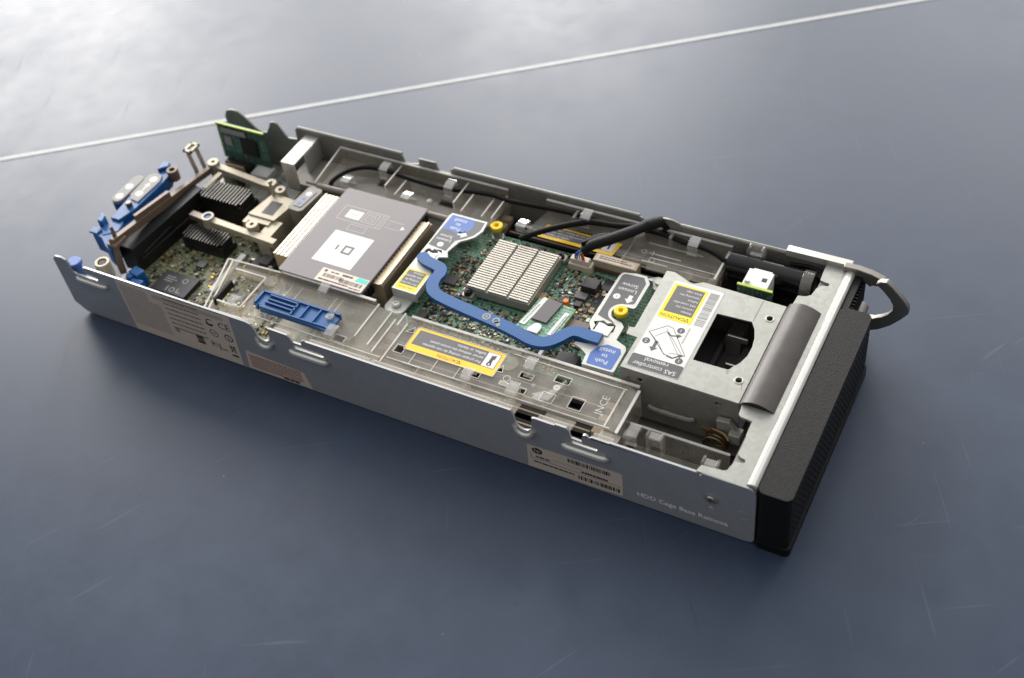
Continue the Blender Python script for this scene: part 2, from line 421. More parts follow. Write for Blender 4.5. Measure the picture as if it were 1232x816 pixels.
# pressed lips under each opening, in a brighter metal imitating caught light
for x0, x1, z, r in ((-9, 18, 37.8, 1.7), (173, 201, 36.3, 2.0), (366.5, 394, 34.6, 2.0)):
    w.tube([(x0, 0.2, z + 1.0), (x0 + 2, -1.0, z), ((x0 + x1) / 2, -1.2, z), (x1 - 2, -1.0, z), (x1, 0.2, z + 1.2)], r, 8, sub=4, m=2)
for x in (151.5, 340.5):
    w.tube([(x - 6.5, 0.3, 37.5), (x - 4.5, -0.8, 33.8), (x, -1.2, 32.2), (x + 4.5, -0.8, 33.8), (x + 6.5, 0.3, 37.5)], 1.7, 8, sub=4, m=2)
# stamped dot lettering, coloured near-white to imitate glinting dimples
w.text('HDD Cage Base Remove', (439, -0.12, 10.6), 5.4, m=1, bold=0.02, **FR)
w.text('^', (456.6, -0.12, 21), 6, m=1, **FR)
w.ring((475.3, -0.15, 24.3), 3.6, 3.25, 0.4, 'y', 20, 0)
mat('stamp', (250, 250, 248), 0.5, 0.0)
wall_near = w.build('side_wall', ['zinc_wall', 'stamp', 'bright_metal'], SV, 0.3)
s = MB(); s.cyl((456.6, 0.2, 30.4), 5.2, -0.9, 'y', 28, 3.6); s.cyl((456.6, -0.5, 30.4), 2.7, -0.9, 'y', 20, 2.1, 1)
s.box(455.0, 458.2, -1.55, -1.3, 30.1, 30.7, 2); s.box(456.3, 456.9, -1.55, -1.3, 28.8, 32.0, 2)
s.build('screw', ['zinc', 'nickel', 'black'], wall_near, 0.15)

# regulatory label
l = MB(); o = (0, -0.12, 0)
l.prism([(29, 1.2), (123, 1.2), (126.5, 48.8), (29, 49.5)], -0.1, -0.02, 0, 'xz')
for k in range(17):
    z = 45.5 - k * 2.3
    words(l, 31, 55 + 10 * (k > 3), z, 0.85, rng, o, m=2, gap=.5, **FR)
    if k % 2 == 0 and k < 14: words(l, 69, 99, z, 1.1, rng, o, m=1, gap=.5, **FR)
for k in range(2): words(l, 60, 120, 45.5 - k * 2, 0.8, rng, o, m=2, **FR)
l.text('C', (106, -0.12, 37.2), 8.5, m=3, lift=.05, **FR)
l.flat(arc(106, 37.2, 3.7, 200, 330, 10) + arc(106, 37.2, 1.6, 330, 200, 8), o, m=3, lift=.06, **FR)
l.text('CE', (118.3, -0.12, 37), 8.5, m=3, lift=.05, **FR)
def ringflat(mb, cx, cz, r1, r2, m):
    n = 22
    for i in range(n):
        a, b = 2 * math.pi * i / n, 2 * math.pi * (i + 1) / n
        mb.quad([(cx + r1 * math.cos(a), -0.17, cz + r1 * math.sin(a)), (cx + r1 * math.cos(b), -0.17, cz + r1 * math.sin(b)), (cx + r2 * math.cos(b), -0.17, cz + r2 * math.sin(b)), (cx + r2 * math.cos(a), -0.17, cz + r2 * math.sin(a))][::-1], m)
ringflat(l, 106.6, 26.8, 3.6, 3.0, 3); l.text('GS', (106.6, -0.12, 26.8), 3.2, m=3, lift=.05, **FR)
ringflat(l, 119, 26.6, 3.5, 2.7, 3); l.text('S', (119, -0.12, 26.6), 5.2, m=3, lift=.05, **FR)
l.text('R\\J', (104.2, -0.12, 14.3), 7.5, m=3, lift=.05, **FR); words(l, 109, 113, 11.5, 1, rng, o, m=3, **FR)
for k in range(5):
    l.flat([(87.5 + k * 1.3, 10.5), (88.1 + k * 1.3, 10.5), (89 + k * 1.3, 18), (88.4 + k * 1.3, 18)], o, m=3, lift=.05, **FR)
    l.flat([(88.4 + k * 1.3, 10.5), (89 + k * 1.3, 10.5), (88.1 + k * 1.3, 18), (87.5 + k * 1.3, 18)], o, m=3, lift=.06, **FR)
l.flat([(116, 19), (116.8, 19), (121.4, 12), (120.6, 12)], o, m=3, lift=.05, **FR); l.flat([(120.6, 19), (121.4, 19), (116.8, 12), (116, 12)], o, m=3, lift=.06, **FR)
l.flat([(116.4, 18.4), (121, 18.4), (120.2, 12.4), (119.6, 12.4), (120.2, 17.7), (117.2, 17.7), (117.8, 12.4), (117.2, 12.4)], o, m=3, lift=.055, **FR)
l.flat(rect(116, 121.4, 8, 10), o, m=3, lift=.05, **FR)
l.flat(rect(69.5, 73, 14, 18.5), o, m=2, lift=.05, **FR)
l.build('regulatory_label', ['cream_label', 'brown_ink', 'grey_ink', 'black_ink'], wall_near, smooth=False, label='large cream approvals label printed with safety marks')
l = MB(); l.prism([(128, 1.5), (180, 1.5), (176.5, 16.4), (130.2, 19.2)], -0.1, -0.02, 0, 'xz')
for k in range(6): words(l, 131.5, 174 - 3 * (k == 5), 15.2 - k * 2.2, 1.0, rng, o, m=1, gap=.4, **FR)
words(l, 157, 171, 2.4, 1.6, rng, o, m=2, **FR)
l.build('warning_label', ['cream_label', 'pink_ink', 'black_ink'], wall_near, smooth=False, label='small cream label with reddish lines of print')
l = MB(); l.prism([(339.6, 1.0), (402, 2.8)] + [(402.6, 20)] + arc(400.8, 22.4, 1.8, 0, 90, 4) + [(340.6, 22.6)], -0.1, -0.02, 0, 'xz')
l.flat(arc(347.2, 18.9, 3.5, 0, 359, 24, 2.8), o, m=1, lift=.05, **FR); l.text('hp', (347.2, -0.12, 19.1), 4.4, m=0, lift=.1, **FR)
barcode(l, 367.5, 395, 18.4, 22, rng, o, m=1, lift=.05, unit=.4, **FR); barcode(l, 373.5, 401, 5.0, 8.8, rng, o, m=1, lift=.05, unit=.4, **FR)
words(l, 346, 355, 12.6, 1.3, rng, o, m=1, **FR); words(l, 376, 393, 12.4, 1.5, rng, o, m=1, gap=.2, **FR); words(l, 344, 371, 7.4, 1.2, rng, o, m=1, **FR)
l.flat(rect(343, 401, 11.0, 11.25), o, m=1, lift=.05, **FR); l.flat(rect(357, 376, 15.0, 15.2), o, m=1, lift=.05, **FR)
l.flat(rect(342.4, 342.7, 11, 15.4), o, m=1, lift=.05, **FR)
l.build('serial_label', ['cream_label', 'black_ink'], wall_near, smooth=False, label='cream serial label with round logo and two barcodes')

far = [(-12, 0.6), (476, 0.6), (478, 3), (478, 50), (352, 50.2), (350, 49), (348.5, 45), (346.5, 45), (346, 45), (340, 45), (338.5, 49), (336, 50.2), (192.5, 50.4), (191, 49), (190.5, 45), (181, 45), (179.6, 48), (179, 52.2), (165, 52.2), (164.2, 47), (156, 45), (152, 46), (150.5, 51.6), (58, 52.4), (56, 51), (55, 41), (46, 40), (42.5, 45), (39.5, 51), (37, 52.3), (33, 51.6), (29.5, 45), (26, 40), (22, 39.5), (16, 42), (9, 49), (3, 54), (-4, 54.4), (-9, 52), (-12, 46)]
w = MB(); w.prism(far, 180, 181.6, 0, 'xz')
for x0, x1, z in ((58, 150, 51.6), (193, 336, 49.6)):
    w.tube([(x0, 181.4, z), (x1, 181.4, z)], 1.6, 8, sub=1, m=1)
w.tube([(352, 181.4, 49.8), (436, 181.4, 49.8)], 1.7, 8, sub=1, m=1)
w.prism([(349.6, 48), (366, 48), (365, 53), (361, 54.6), (354, 54.6), (351, 53)], 179.2, 180.8, 0, 'xz')
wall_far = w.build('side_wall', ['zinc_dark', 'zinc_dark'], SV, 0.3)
w = MB(); w.prism(rrect(436.5, 478.5, 49.3, 54.2, 1.2, 3), 179, 184.2, 0, 'xz')
w.build('top_rail', 'bright_metal', wall_far, 0.7)

f = MB(); f.box(-17, 480, 1.3, 180, 0.6, 2.0); f.box(378, 470, 4, 52, 2.0, 3.0, 2); f.box(22, 64, 138, 179, 2, 9, 1)
for k in range(3): f.box(30 + k * 10, 31 + k * 10, 140, 178, 9, 9.4, 1)
f.box(134, 208, 6, 52, 2, 15, 1); f.box(100, 236, 146, 179, 2, 14, 1); f.box(272, 398, 152, 179, 2, 9, 1)
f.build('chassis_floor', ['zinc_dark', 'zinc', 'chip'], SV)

# front plate between the bays and the bezel
pl = [(447.7, 0.4), (476, 0.4), (476, 180), (463, 180), (463, 176), (463.6, 164), (466.5, 163.2)] + arc(468.4, 161.6, 1.5, 110, -110, 6) + [(466.5, 160), (463.7, 156.6), (462.6, 150), (460, 147.6), (455.3, 146.6), (454.7, 137), (454.3, 54.2), (455, 46), (456.5, 44.8), (463.6, 44), (463.9, 34), (464.6, 33), (464.4, 19.5), (466.5, 18)] + arc(468.4, 16.2, 1.5, 110, -110, 6) + [(464.8, 14.2), (463.5, 10.2), (462.8, 7.2), (461, 6.2), (449, 5.2)]
p = MB(); p.prism(pl, 49.4, 51.0)
plate = p.build('front_plate', 'zinc', SV, 0.35)
p = MB(); p.prism([(475.5, 49.6), (476.2, 51.4), (477.6, 52.6), (480.4, 52.6), (481.6, 51.4), (482, 48.0), (475.5, 48.0)], 1.8, 179, 0, 'xz')
p.build('front_rim', 'bright_metal', plate, 0.5)
p = MB(); p.box(463.6, 474, 1.6, 180, 20, 49.3, 0); p.box(474, 481.6, 1.6, 179.6, 3, 47.6, 0)
p.build('front_crossbar', 'zinc_dark', plate)

# bezel
b = MB()
body = rrect(482.3, 501.5, -0.6, 146.5, 4.2, 6)
b.prism(body, 7.2, 51.6, 0)
b.prism(rrect(482.3, 502.6, -1.2, 147, 3.4, 5), -0.0, 6.6, 1)
b.prism(rrect(482.3, 501.0, -0.3, 146.2, 3.0, 5), 6.4, 7.4, 1)
bez = b.build('front_bezel', ['bezel', 'bezel_dark'], SV, 1.5, seg=4)
g = MB()
for k in range(36):
    y = 7 + k * 3.75
    g.box(501.2, 501.75, y, y + 1.6, 9, 47, 0)
for k in range(7): g.box(501.2, 501.8, 5, 142, 9.5 + k * 5.8, 11.0 + k * 5.8, 0)
g.build('grille', 'bezel_dark', bez, 0.25)
g = MB(); g.box(482.3, 486.4, 146.6, 179, 2, 50.2, 0)
for k in range(11): g.box(486.2, 488.4, 147.6 + k * 2.9, 149 + k * 2.9, 4, 48, 0)
for k in range(8): g.box(486.2, 488.2, 147, 178.6, 5 + k * 5.6, 6.4 + k * 5.6, 0)
g.build('side_grille', 'bezel_dark', bez, 0.25, label='recessed black grille beside the handle')

# release handle, a hinged hook and its stop
h = MB()
lower = [(487, 24.8), (493, 25.6), (497.5, 26.4), (502.5, 29.5), (506, 33), (508.4, 37.5), (508.2, 42), (505.8, 46.6), (501.5, 51.6), (496.4, 56.2), (498.6, 58.6), (502.8, 59.6), (506, 57), (511, 51.6), (515, 47), (517.6, 42.6), (518, 38.2), (514, 31.6), (508.5, 24.4), (502, 18.6), (495.5, 15.2), (487, 14.2)]
h.prism(lower, 167, 171, 0, 'xz')
h.cyl((488, 163, 27), 4.8, 12, 'y', 18)
han = h.build('release_handle', 'handle_grey', SV, 0.5)
h = MB(); h.prism([(474, 45.6), (482, 48.4), (489, 45.4), (491.6, 43.6), (493, 45.4), (499, 46.2), (499.6, 51.2), (491, 54.2), (483, 55.4), (474, 55.2)], 176, 180.6, 0, 'xz')
h.build('handle_catch', 'handle_grey', han, 0.5)

# ------------------------------------------------------------------ motherboard, rear half in view
p = MB(); p.box(-4, 376, 4, 178, 6.4, 8.0, 0); p.box(-4.2, -4, 4, 178, 6.4, 8.0, 1)
mb_ = p.build('motherboard', ['pcb_olive', 'olive_edge'], SV)
SMDM = ['chip', 'ceramic', 'nickel', 'black', 'white_ink', 'gold', 'chip_grey']
def smd(mb, x0, x1, y0, y1, z, n, rng, avoid=(), big=1.0):
    k = 0
    while k < n:
        x, y = rng.uniform(x0, x1), rng.uniform(y0, y1); a, b_ = rng.uniform(.5, 1.5) * big, rng.uniform(.4, .9) * big
        if rng.random() < .5: a, b_ = b_, a
        if any(q[0] < x < q[1] and q[2] < y < q[3] for q in avoid): continue
        k += 1; m = rng.choices(range(7), (5, 7, 3, 5, 1, 1, 5))[0]
        mb.box(x - a, x + a, y - b_, y + b_, z, z + rng.uniform(.5, 1.3) * big, m)
p = MB(); smd(p, 6, 126, 6, 104, 8, 900, rng, [(18, 53, 27, 52), (13, 55, 75, 92), (8, 52, 108, 130)])
smd(p, 10, 60, 134, 176, 8, 90, rng)
o_ = p.build('surface_components', SMDM, mb_, smooth=False); o_['kind'] = 'stuff'
# main controller chip with faint print
c = MB(); c.box(19, 51.5, 28.5, 50, 8.2, 9.2, 2); c.box(20.4, 50.6, 29.8, 49.2, 9.2, 11.2, 0)
for k, (x0, x1, y) in enumerate(((25, 33, 44), (25, 35, 41.8), (25, 33, 39.6))): words(c, x0, x1, y, .9, rng, (0, 0, 11.25), RX, RY, 1, .02)
c.ring((41.5, 44, 11.1), 2.3, 1.5, .2, 'z', 18, 1); c.ring((37, 33.6, 11.1), 2.3, 1.5, .2, 'z', 18, 1); c.box(32, 33, 31.5, 36, 11.2, 11.3, 1); c.box(41, 45, 31.8, 32.8, 11.2, 11.3, 1); c.box(41, 42, 32.8, 36, 11.2, 11.3, 1)
c.build('chip', ['chip', 'grey_ink', 'black'], mb_, 0.25, label='large square black chip with pale print')
c = MB(); c.box(-3.6, 3.6, -3, 3, 0, 2.4, 0); cp = c.build('chip', 'chip_grey', mb_, 0.2, (0, 0, 0))
cp.location = Vector((40.5, 64, 8)) * .001 - WORLD[mb_.name]
for at in ((96, 60, 8), (88, 47, 8), (104, 84, 8)): copy_part(cp, mb_, at)
c = MB(); c.box(78, 97, 68, 90, 8, 13, 0); c.box(84, 92, 77, 86, 13, 15.5, 1); c.build('chip', ['black', 'chip_grey'], mb_, 0.3)
c = MB(); c.box(62, 67, 44, 84, 8, 10.5, 0); c.build('connector_strip', 'white_ink', mb_, 0.3)
# two finned black heatsinks
def finblock(x0, x1, y0, y1, ztop, n):
    h = MB(); h.box(x0, x1, y0, y1, 8.2, ztop - 7, 0)
    pitch = (x1 - x0) / n
    for k in range(n):
        x = x0 + pitch * k; a = 0.0 if 0 < k < n - 1 else 2.0
        h.box(x + .3, x + pitch * .55, y0 + a, y1 - a, ztop - 7.2, ztop - .3, 0); h.box(x + .35, x + pitch * .53, y0 + a + .1, y1 - a - .1, ztop - .32, ztop, 1)
    h.box(x0 + .2, x1 - .2, y0 + .4, y0 + 1.2, ztop - 7.2, ztop - 2.2, 0)
    return h
finblock(9, 49, 109.5, 128.5, 30, 14).build('heatsink', ['anodised', 'fin_top'], mb_, 0.12, smooth=False, label='taller finned black heatsink')
finblock(15, 53, 76, 91, 20, 14).build('heatsink', ['anodised', 'fin_top'], mb_, 0.12, smooth=False, label='lower finned black heatsink')
# memory sockets under the two plastic baffles
c = MB(); c.box(0, 150, 0, 6.4, 0, 11, 0); c.box(-7, 0, .8, 5.6, 0, 15, 1); c.box(150, 157, .8, 5.6, 0, 15, 1); c.box(2, 148, 2.6, 3.8, 10.9, 11.1, 1)
sk = c.build('memory_socket', ['black', 'tan_plastic'], mb_, 0.3)
spots = [(222, y, 8) for y in (12, 22, 32, 42)] + [(240, y, 8) for y in (154, 163, 171)]
sk.location = Vector(spots[0]) * .001 - WORLD[mb_.name]
for at in spots[1:]: copy_part(sk, mb_, at)

# rear connector and its cast frame
c = MB()
c.prism([(-13, 42), (2, 42), (9, 116), (-3, 118)], 8, 31, 0)
for k in range(3): c.box(0.4 + k * 2.2, 1.2 + k * 2.2, 46 + k, 114, 12 + k * 5.5, 13 + k * 5.5, 0)
c.prism([(1, 46), (3.5, 46), (10, 113), (8, 113)], 16, 19, 0)
con = c.build('rear_connector', 'black', SV, 0.5)
fr = MB()
def bar(mb, a, b_, w_, h_, m=0):
    a, b_ = Vector(a), Vector(b_); t = (b_ - a).normalized(); n = Vector((-t.y, t.x, 0)).normalized() * w_ / 2; z = Vector((0, 0, h_))
    v = [a - n - z, a + n - z, a + n, a - n, b_ - n - z, b_ + n - z, b_ + n, b_ - n]
    mb.add(v, [(0, 1, 2, 3)[::-1], (4, 5, 6, 7), (0, 4, 5, 1)[::-1], (1, 5, 6, 2)[::-1], (2, 6, 7, 3)[::-1], (3, 7, 4, 0)[::-1]], m)
bar(fr, (-8.5, 37, 42), (-2.5, 117, 34), 4, 6, 1)
bar(fr, (-7.2, 62, 44), (-4.2, 96, 40.5), 3, 10, 1)
bar(fr, (-8, 37, 42), (-3.5, 31, 20), 5, 5, 1)
fr.cyl((-9.4, 41.5, 40), 1.7, 10, 'z', 10, 1.2, 1); fr.box(-12, -3.5, 34, 46, 36, 39, 1)
bar(fr, (-2.5, 117, 34), (0.5, 142, 32), 4, 5, 1)
bar(fr, (0.5, 142, 32), (59, 136, 32), 5, 5, 0)
bar(fr, (9, 118, 30), (11, 136, 31), 4, 4, 0)
bar(fr, (14, 94, 27), (36, 90, 30), 5, 5, 1); bar(fr, (36, 90, 31), (97, 86.5, 31), 5, 5, 0)
for x, y, z in ((0.5, 142, 34), (59.5, 136, 35), (72.3, 93.7, 34)):
    fr.ring((x, y, z - 12), 4.4, 1.5, 12, 'z', 22, 0); fr.cyl((x, y, z - 12), 1.8, 9, 'z', 12, m=2)
fr.ring((34.5, 90, 24), 4.6, 3, 9, 'z', 22, 0)
# cast block by the processor
fr.prism([(61, 104), (84, 104), (88, 128), (66, 130)], 12, 32, 0); fr.box(61, 64.5, 96, 106, 8, 31, 0); fr.box(80, 90, 86, 106, 10, 30, 0); fr.box(64.5, 82, 99, 104, 24, 31, 0)
fr.box(70, 80, 108, 122, 31.9, 32.1, 2)
fr.cyl((67, 128, 30), 1.5, 15, 'z', 10, 1.1, 0); fr.ring((70, 133, 24), 4, 1.6, 10, 'z', 20, 0)
frame = fr.build('alignment_frame', ['tan_cast', 'brown_cast', 'black'], SV, 0.5)
c = MB(); c.cyl((34.5, 90, 30), 3, 2.2, 'z', 18); c.build('screw', 'blue', frame, 0.3, label='blue screw head')
lp = MB()
for y in (131.6, 140.2): bar(lp, (-8.5, y, 29), (-14, y + 3, 46), 3.2, 3)
lp.box(-18, -15.6, 133.6, 144.6, 44.4, 46.4); lp.box(-12, -10, 133.6, 144.6, 44.4, 46.4); lp.box(-18, -10, 133.6, 136, 44.4, 46.4); lp.box(-18, -10, 142.4, 144.8, 44.4, 46.4)
lp.build('guide_loop', 'tan_cast', frame, 0.3)

# blue connector cover with grey instruction tabs
q = MB()
q.prism([(-29, 58), (-31.5, 82), (-29, 104), (-27.5, 112.5), (-22, 120.5), (-16.8, 112), (-16.6, 104), (-17.2, 73), (-21, 58)], 28, 38.4, 0)
q.prism([(-21, 58), (-17, 73), (-16.4, 104), (-13, 104), (-12.5, 60), (-16, 52)], 24, 33, 0)
q.prism([(-33, 41), (-35, 49.5), (-28, 50), (-26, 58), (-19, 56), (-8, 36), (-7, 31), (-15, 34), (-24, 40)], 20, 36, 0)
q.box(-36, -28, 41, 47, 35.8, 37.4, 0); q.prism([(-37, 59), (-32, 57), (-29, 50), (-34, 50)], 30, 41, 0)
q.prism([(-28.5, 113), (-29.8, 123), (-25, 124), (-22, 119)], 30, 41, 0)
q.prism([(-42, 74), (-42, 104), (-30, 106), (-28, 78)], 28, 36, 0); q.prism([(-31, 49), (-27, 60), (-19, 60), (-15, 50), (-24, 42)], 22, 36.5, 0)
lat = q.build('connector_cover', 'blue', SV, 0.9, seg=3)
q = MB(); q.prism([(-20, 79), (-27.5, 80), (-31, 84), (-32.2, 107), (-28.5, 110.5), (-21.5, 110), (-19, 104)], 38.4, 39.4, 0)
def circ(mb, x, y, z, r, m, sq=1.0): mb.flat(arc(x, y, r, 0, 342, 19, r * sq), (0, 0, z), RX, RY, m, .03)
for x, y in ((-25, 87), (-25, 104)): circ(q, x, y, 39.4, 3.0, 1)
q.flat([(-25.6, 91), (-24.4, 91), (-24.4, 96), (-22.8, 96), (-25, 100), (-27.2, 96), (-25.6, 96)], (0, 0, 39.4), RX, RY, 1, .03)
q.build('instruction_label', ['chip_mark', 'white_ink'], lat, 0.25)
q = MB(); q.prism(arc(-38, 78, 4.8, 180, 360, 8) + arc(-37.5, 100, 4.6, 0, 180, 8), 36, 39.2, 0)
for y in (79.5, 91): circ(q, -38, y, 39.2, 3.0, 1)
q.build('instruction_tab', ['chip_mark', 'white_ink'], lat, 0.6)
q = MB(); q.cyl((-24, 74, 37), 2.6, 4.5, 'z', 14, 2.2, 0); q.cyl((-24, 74, 41.5), 1.6, .3, 'z', 12, m=1); q.build('pin', ['brass_dark', 'white_ink'], lat, 0.3)
q = MB(); q.ring((-16, 116, 33), 4.4, 2.0, 9, 'z', 18); q.cyl((-16, 116, 33), 2.2, 6, 'z', 12); q.build('pivot_boss', 'brown_cast', lat, 0.5)
# small blue parts behind the near wall
q = MB(); q.cyl((-14, 5.5, 44), 5.6, 3.2, 'z', 24, 5.0); q.cyl((-14, 5.5, 20), 3.8, 24, 'z', 18); q.build('guide_pin', 'blue_label', SV, 0.7, label='blue capped guide pin by the rear corner')
q = MB(); q.ring((0.5, 16, 28), 5.4, 3.2, 14, 'z', 24, 0); q.cyl((0.5, 16, 28), 3.3, 13.4, 'z', 18, 2.8, 1); q.build('guide_socket', ['tan_cast', 'black_gloss'], SV, 0.5)
q = MB(); q.box(8, 19, 9, 21, 9, 24); q.box(12, 22, 14, 26, 15, 22); q.cyl((9, 26, 10), 4.4, 13, 'z', 16, 3); q.prism([(6, 28), (16, 26), (18, 33), (8, 35)], 10, 24); q.build('latch_block', 'blue', SV, 0.9)

# small riser board and sheet metal near the far wall
q = MB(); Mr = Matrix.Rotation(R(-4), 3, 'X')
q.box(-7, 37.5, 164, 165.4, 21, 53, 0, Mr); q.box(-7.2, 37.7, 163.9, 165.5, 52.4, 53.4, 1, Mr); q.box(-7.8, -6.8, 163.9, 165.5, 21, 53, 1, Mr)
ris = q.build('riser_board', ['pcb_dim', 'pcb_edge'], SV)
q = MB(); q.box(14, 29, 162.0, 163.6, 30, 44, 0, Mr); q.build('chip', 'black', ris, 0.2)
q = MB(); q.box(-4, 20, 163.3, 163.7, 45.5, 50, 0, Mr); q.box(-2.5, 4, 163.3, 163.7, 34, 42, 0, Mr); q.build('label', 'chip_mark', ris)
q = MB(); q.box(-5, 16, 158, 168, 9, 21, 1); q.box(-3, 14, 156.6, 158.2, 12, 20, 0); q.box(18, 34, 158, 170, 9, 15, 2); q.box(-2, 6, 148, 155, 8, 16, 3); q.box(10, 17, 149, 154, 8, 15, 1)
q.build('riser_socket', ['ceramic', 'black', 'white_ink', 'chip_mark'], ris, 0.4)
q = MB(); q.box(65, 77, 146.5, 181, 46.8, 48.2, 0); q.box(65, 77, 146.5, 147.8, 24, 46.8, 0); q.box(76, 77, 160, 180, 30, 46.8, 0); q.box(66, 92, 147, 176, 22, 30, 1); q.box(80, 100, 150, 176, 30, 31, 1)
q.build('retaining_bracket', ['bright_metal', 'zinc_dark'], SV, 0.4)
q = MB(); q.prism([(93.5, 113), (95.5, 111), (103.5, 110.5), (106, 112.5), (108.4, 134), (107, 136.6), (98.5, 137.6), (96, 136)], 28, 41.5, 0)
q.prism([(96.5, 115), (103, 114.5), (105.2, 132.8), (98.6, 133.6)], 41.5, 41.9, 1)
for y, r_ in ((118, 1.9), (123, 1.6), (129, 2.3)): circ(q, 99 + (y - 111) * .1, y, 41.9, r_, 2 if y > 125 else 3)
q.build('heatsink_clip', ['grey_plastic', 'chip_mark', 'white_ink', 'blue_label'], SV, 1.2, seg=3, label='rounded grey clip with pictogram label')

# processor heatsink
h = MB(); h.box(114, 202, 67, 132.5, 10, 14, 0); h.box(116, 200, 68, 131.5, 14, 22, 2)
for k in range(48):
    y = 67.2 + k * 1.36; h.box(113, 202.6, y, y + .5, 14, 42.4, 0 if k % 9 else 1)
h.box(113, 127.5, 67, 132.6, 42.3, 42.9, 3)
for k in range(4): h.box(114.2 + k * 3.2, 115 + k * 3.2, 67, 132.6, 42.9, 43.3, 3)
h.box(194, 199.4, 67, 131, 42.3, 42.8, 1); h.box(199.6, 201.2, 66.8, 131.2, 42.3, 44, 3)
hs = h.build('processor_heatsink', ['fin_tan', 'fin_tan', 'black', 'fin_alu'], SV, smooth=False)
h = MB(); h.prism(rrect(127.3, 194, 53.2, 142, 1.8, 4), 43.4, 45.2, 0)
h.box(193.2, 194, 56, 140, 34, 43.4, 1); h.box(130, 192, 141, 141.8, 30, 43.4, 1); h.box(128, 192, 54, 54.7, 35, 43.4, 0)
for k in range(26): h.box(193.9, 194.9, 54.5 + k * 3.3, 56 + k * 3.3, 36, 43.2, 1)
cov = h.build('cover', ['cover_grey', 'black'], hs, 0.35)
h = MB(); z = (0, 0, 45.2)
h.flat(rect(143.6, 175.2, 69.8, 100.8), z, RX, RY, 0, .03)
h.flat(rect(141.9, 153.6, 114.2, 122.6), z, RX, RY, 0, .03)
def frame_line(mb, x0, x1, y0, y1, t, m):
    for r_ in ((x0, x1, y0, y0 + t), (x0, x1, y1 - t, y1), (x0, x0 + t, y0 + t, y1 - t), (x1 - t, x1, y0 + t, y1 - t)): mb.flat(rect(*r_), z, RX, RY, m, .03)
frame_line(h, 155.2, 166.4, 113.8, 124, .5, 1); frame_line(h, 157.4, 164, 115.8, 122, .5, 1)
frame_line(h, 136.6, 172.6, 111.2, 125.8, .45, 1)
for x in (168.4, 170.2): h.flat(rect(x, x + .4, 112, 125), z, RX, RY, 1, .03)
frame_line(h, 150, 164, 103.6, 109.6, .4, 1)
for y in (114.6, 121.6): h.flat(rect(174.4, 186, y, y + .4), z, RX, RY, 1, .03)
h.flat([(186.4, 119.6), (186.4, 115.6), (189.4, 117.6)], z, RX, RY, 0, .03)
h.text('I O', (147.6, 118.4, 45.2), 4, RX, RY, 2, lift=.06); h.text('I B', (160.8, 119, 45.2), 3.4, RX, RY, 1, lift=.06)
h.flat(rect(153.6, 155, 83.6, 88.4), z, RX, RY, 2, .06)
for r_ in (rect(159, 166.6, 81.6, 83.2), rect(159, 166.6, 88, 89.6), rect(159, 160.6, 83.2, 88), rect(165, 166.6, 83.2, 88)): h.flat(r_, z, RX, RY, 2, .06)
h.text('Z', (176, 118, 45.2), 3, RX, RY, 1, lift=.06)
h.build('position_label', ['white', 'cover_line', 'label_grey'], cov, smooth=False)
h = MB(); h.prism(rect(156.5, 193.4, 53.8, 66), 45.2, 45.3, 0); z2 = (0, 0, 45.3)
circ(h, 160, 63.8, 45.3, 1.2, 1); words(h, 164, 171, 63.2, 1.1, rng, z2, RX, RY, 1, .03); words(h, 173, 182, 63, 1.7, rng, z2, RX, RY, 1, .03, .15)
barcode(h, 160, 176, 58.4, 61.6, rng, z2, RX, RY, 1, .03); barcode(h, 174, 191.5, 57.2, 60.6, rng, z2, RX, RY, 1, .03); words(h, 158.5, 182, 55.2, 1.3, rng, z2, RX, RY, 1, .03, .25); words(h, 183, 192, 54.8, 1, rng, z2, RX, RY, 1, .03)
h.flat([(183.6, 62), (192.6, 61.4), (192.8, 65.4), (185, 65.8)], z2, RX, RY, 2, .05)
h.build('barcode_label', ['cream_label', 'black_ink', 'teal'], cov, smooth=False)
# ------------------------------------------------------------------ drive cage
c = MB()
cut = [(415.6, 75.6), (415.4, 115.8), (437, 116.8), (440.4, 112), (443, 105), (444.2, 98), (444, 90), (442, 83.4), (437.4, 75.8)]
top = [(378, 55), (452, 54.2), (452, 136.2), (412, 137.6), (398, 138), (392, 134), (378, 140), (372.6, 139.4), (373.6, 87), (370.4, 86.6), (370.6, 80.6), (378.2, 80)]
c.prism(top, 48.8, 50, 0, holes=[cut, arc(446, 123, 2.3, 0, 330, 11), arc(446, 70.3, 2.3, 0, 330, 11)])
cage = c.build('drive_cage', 'zinc', SV, 0.15)
c = MB()
c.prism([(378, 9), (452, 9), (452, 48.8), (378, 48.8)], 54.4, 55.5, 0, 'xz', holes=[arc(391, 43.6, 1.8, 0, 330, 11), rrect(382.5, 387.5, 42, 43.6, .7, 3), arc(439.2, 44, 1.7, 0, 330, 11)])
c.tube([(396, 54.3, 23.2), (399, 53.2, 22.4), (410, 53.0, 22.4), (422, 53.2, 22.4), (425, 54.3, 23.4)], 1.8, 8, sub=4)
c.ring((439.2, 54.5, 44), 2.6, 1.8, -.6, 'y', 18)
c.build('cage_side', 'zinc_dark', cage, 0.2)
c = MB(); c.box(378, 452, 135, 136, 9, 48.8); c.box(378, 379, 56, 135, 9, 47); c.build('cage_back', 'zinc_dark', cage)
c = MB(); c.box(379, 451, 56, 135, 9, 14, 0); c.box(416, 419, 60, 132, 14, 20, 0); c.cyl((426, 84, 14), 7, 9, 'z', 20, 5, 0); c.box(428, 438, 96, 97.5, 26, 30, 1); c.box(424, 437, 110, 111.4, 36, 40, 1); c.box(420, 448, 60, 61, 14, 34, 1); c.box(432, 446, 99, 120, 14, 22, 0); c.box(420, 430, 118, 132, 14, 30, 1)
c.build('drive_backplane', ['chip_grey', 'nickel'], cage, 0.3)
c = MB()
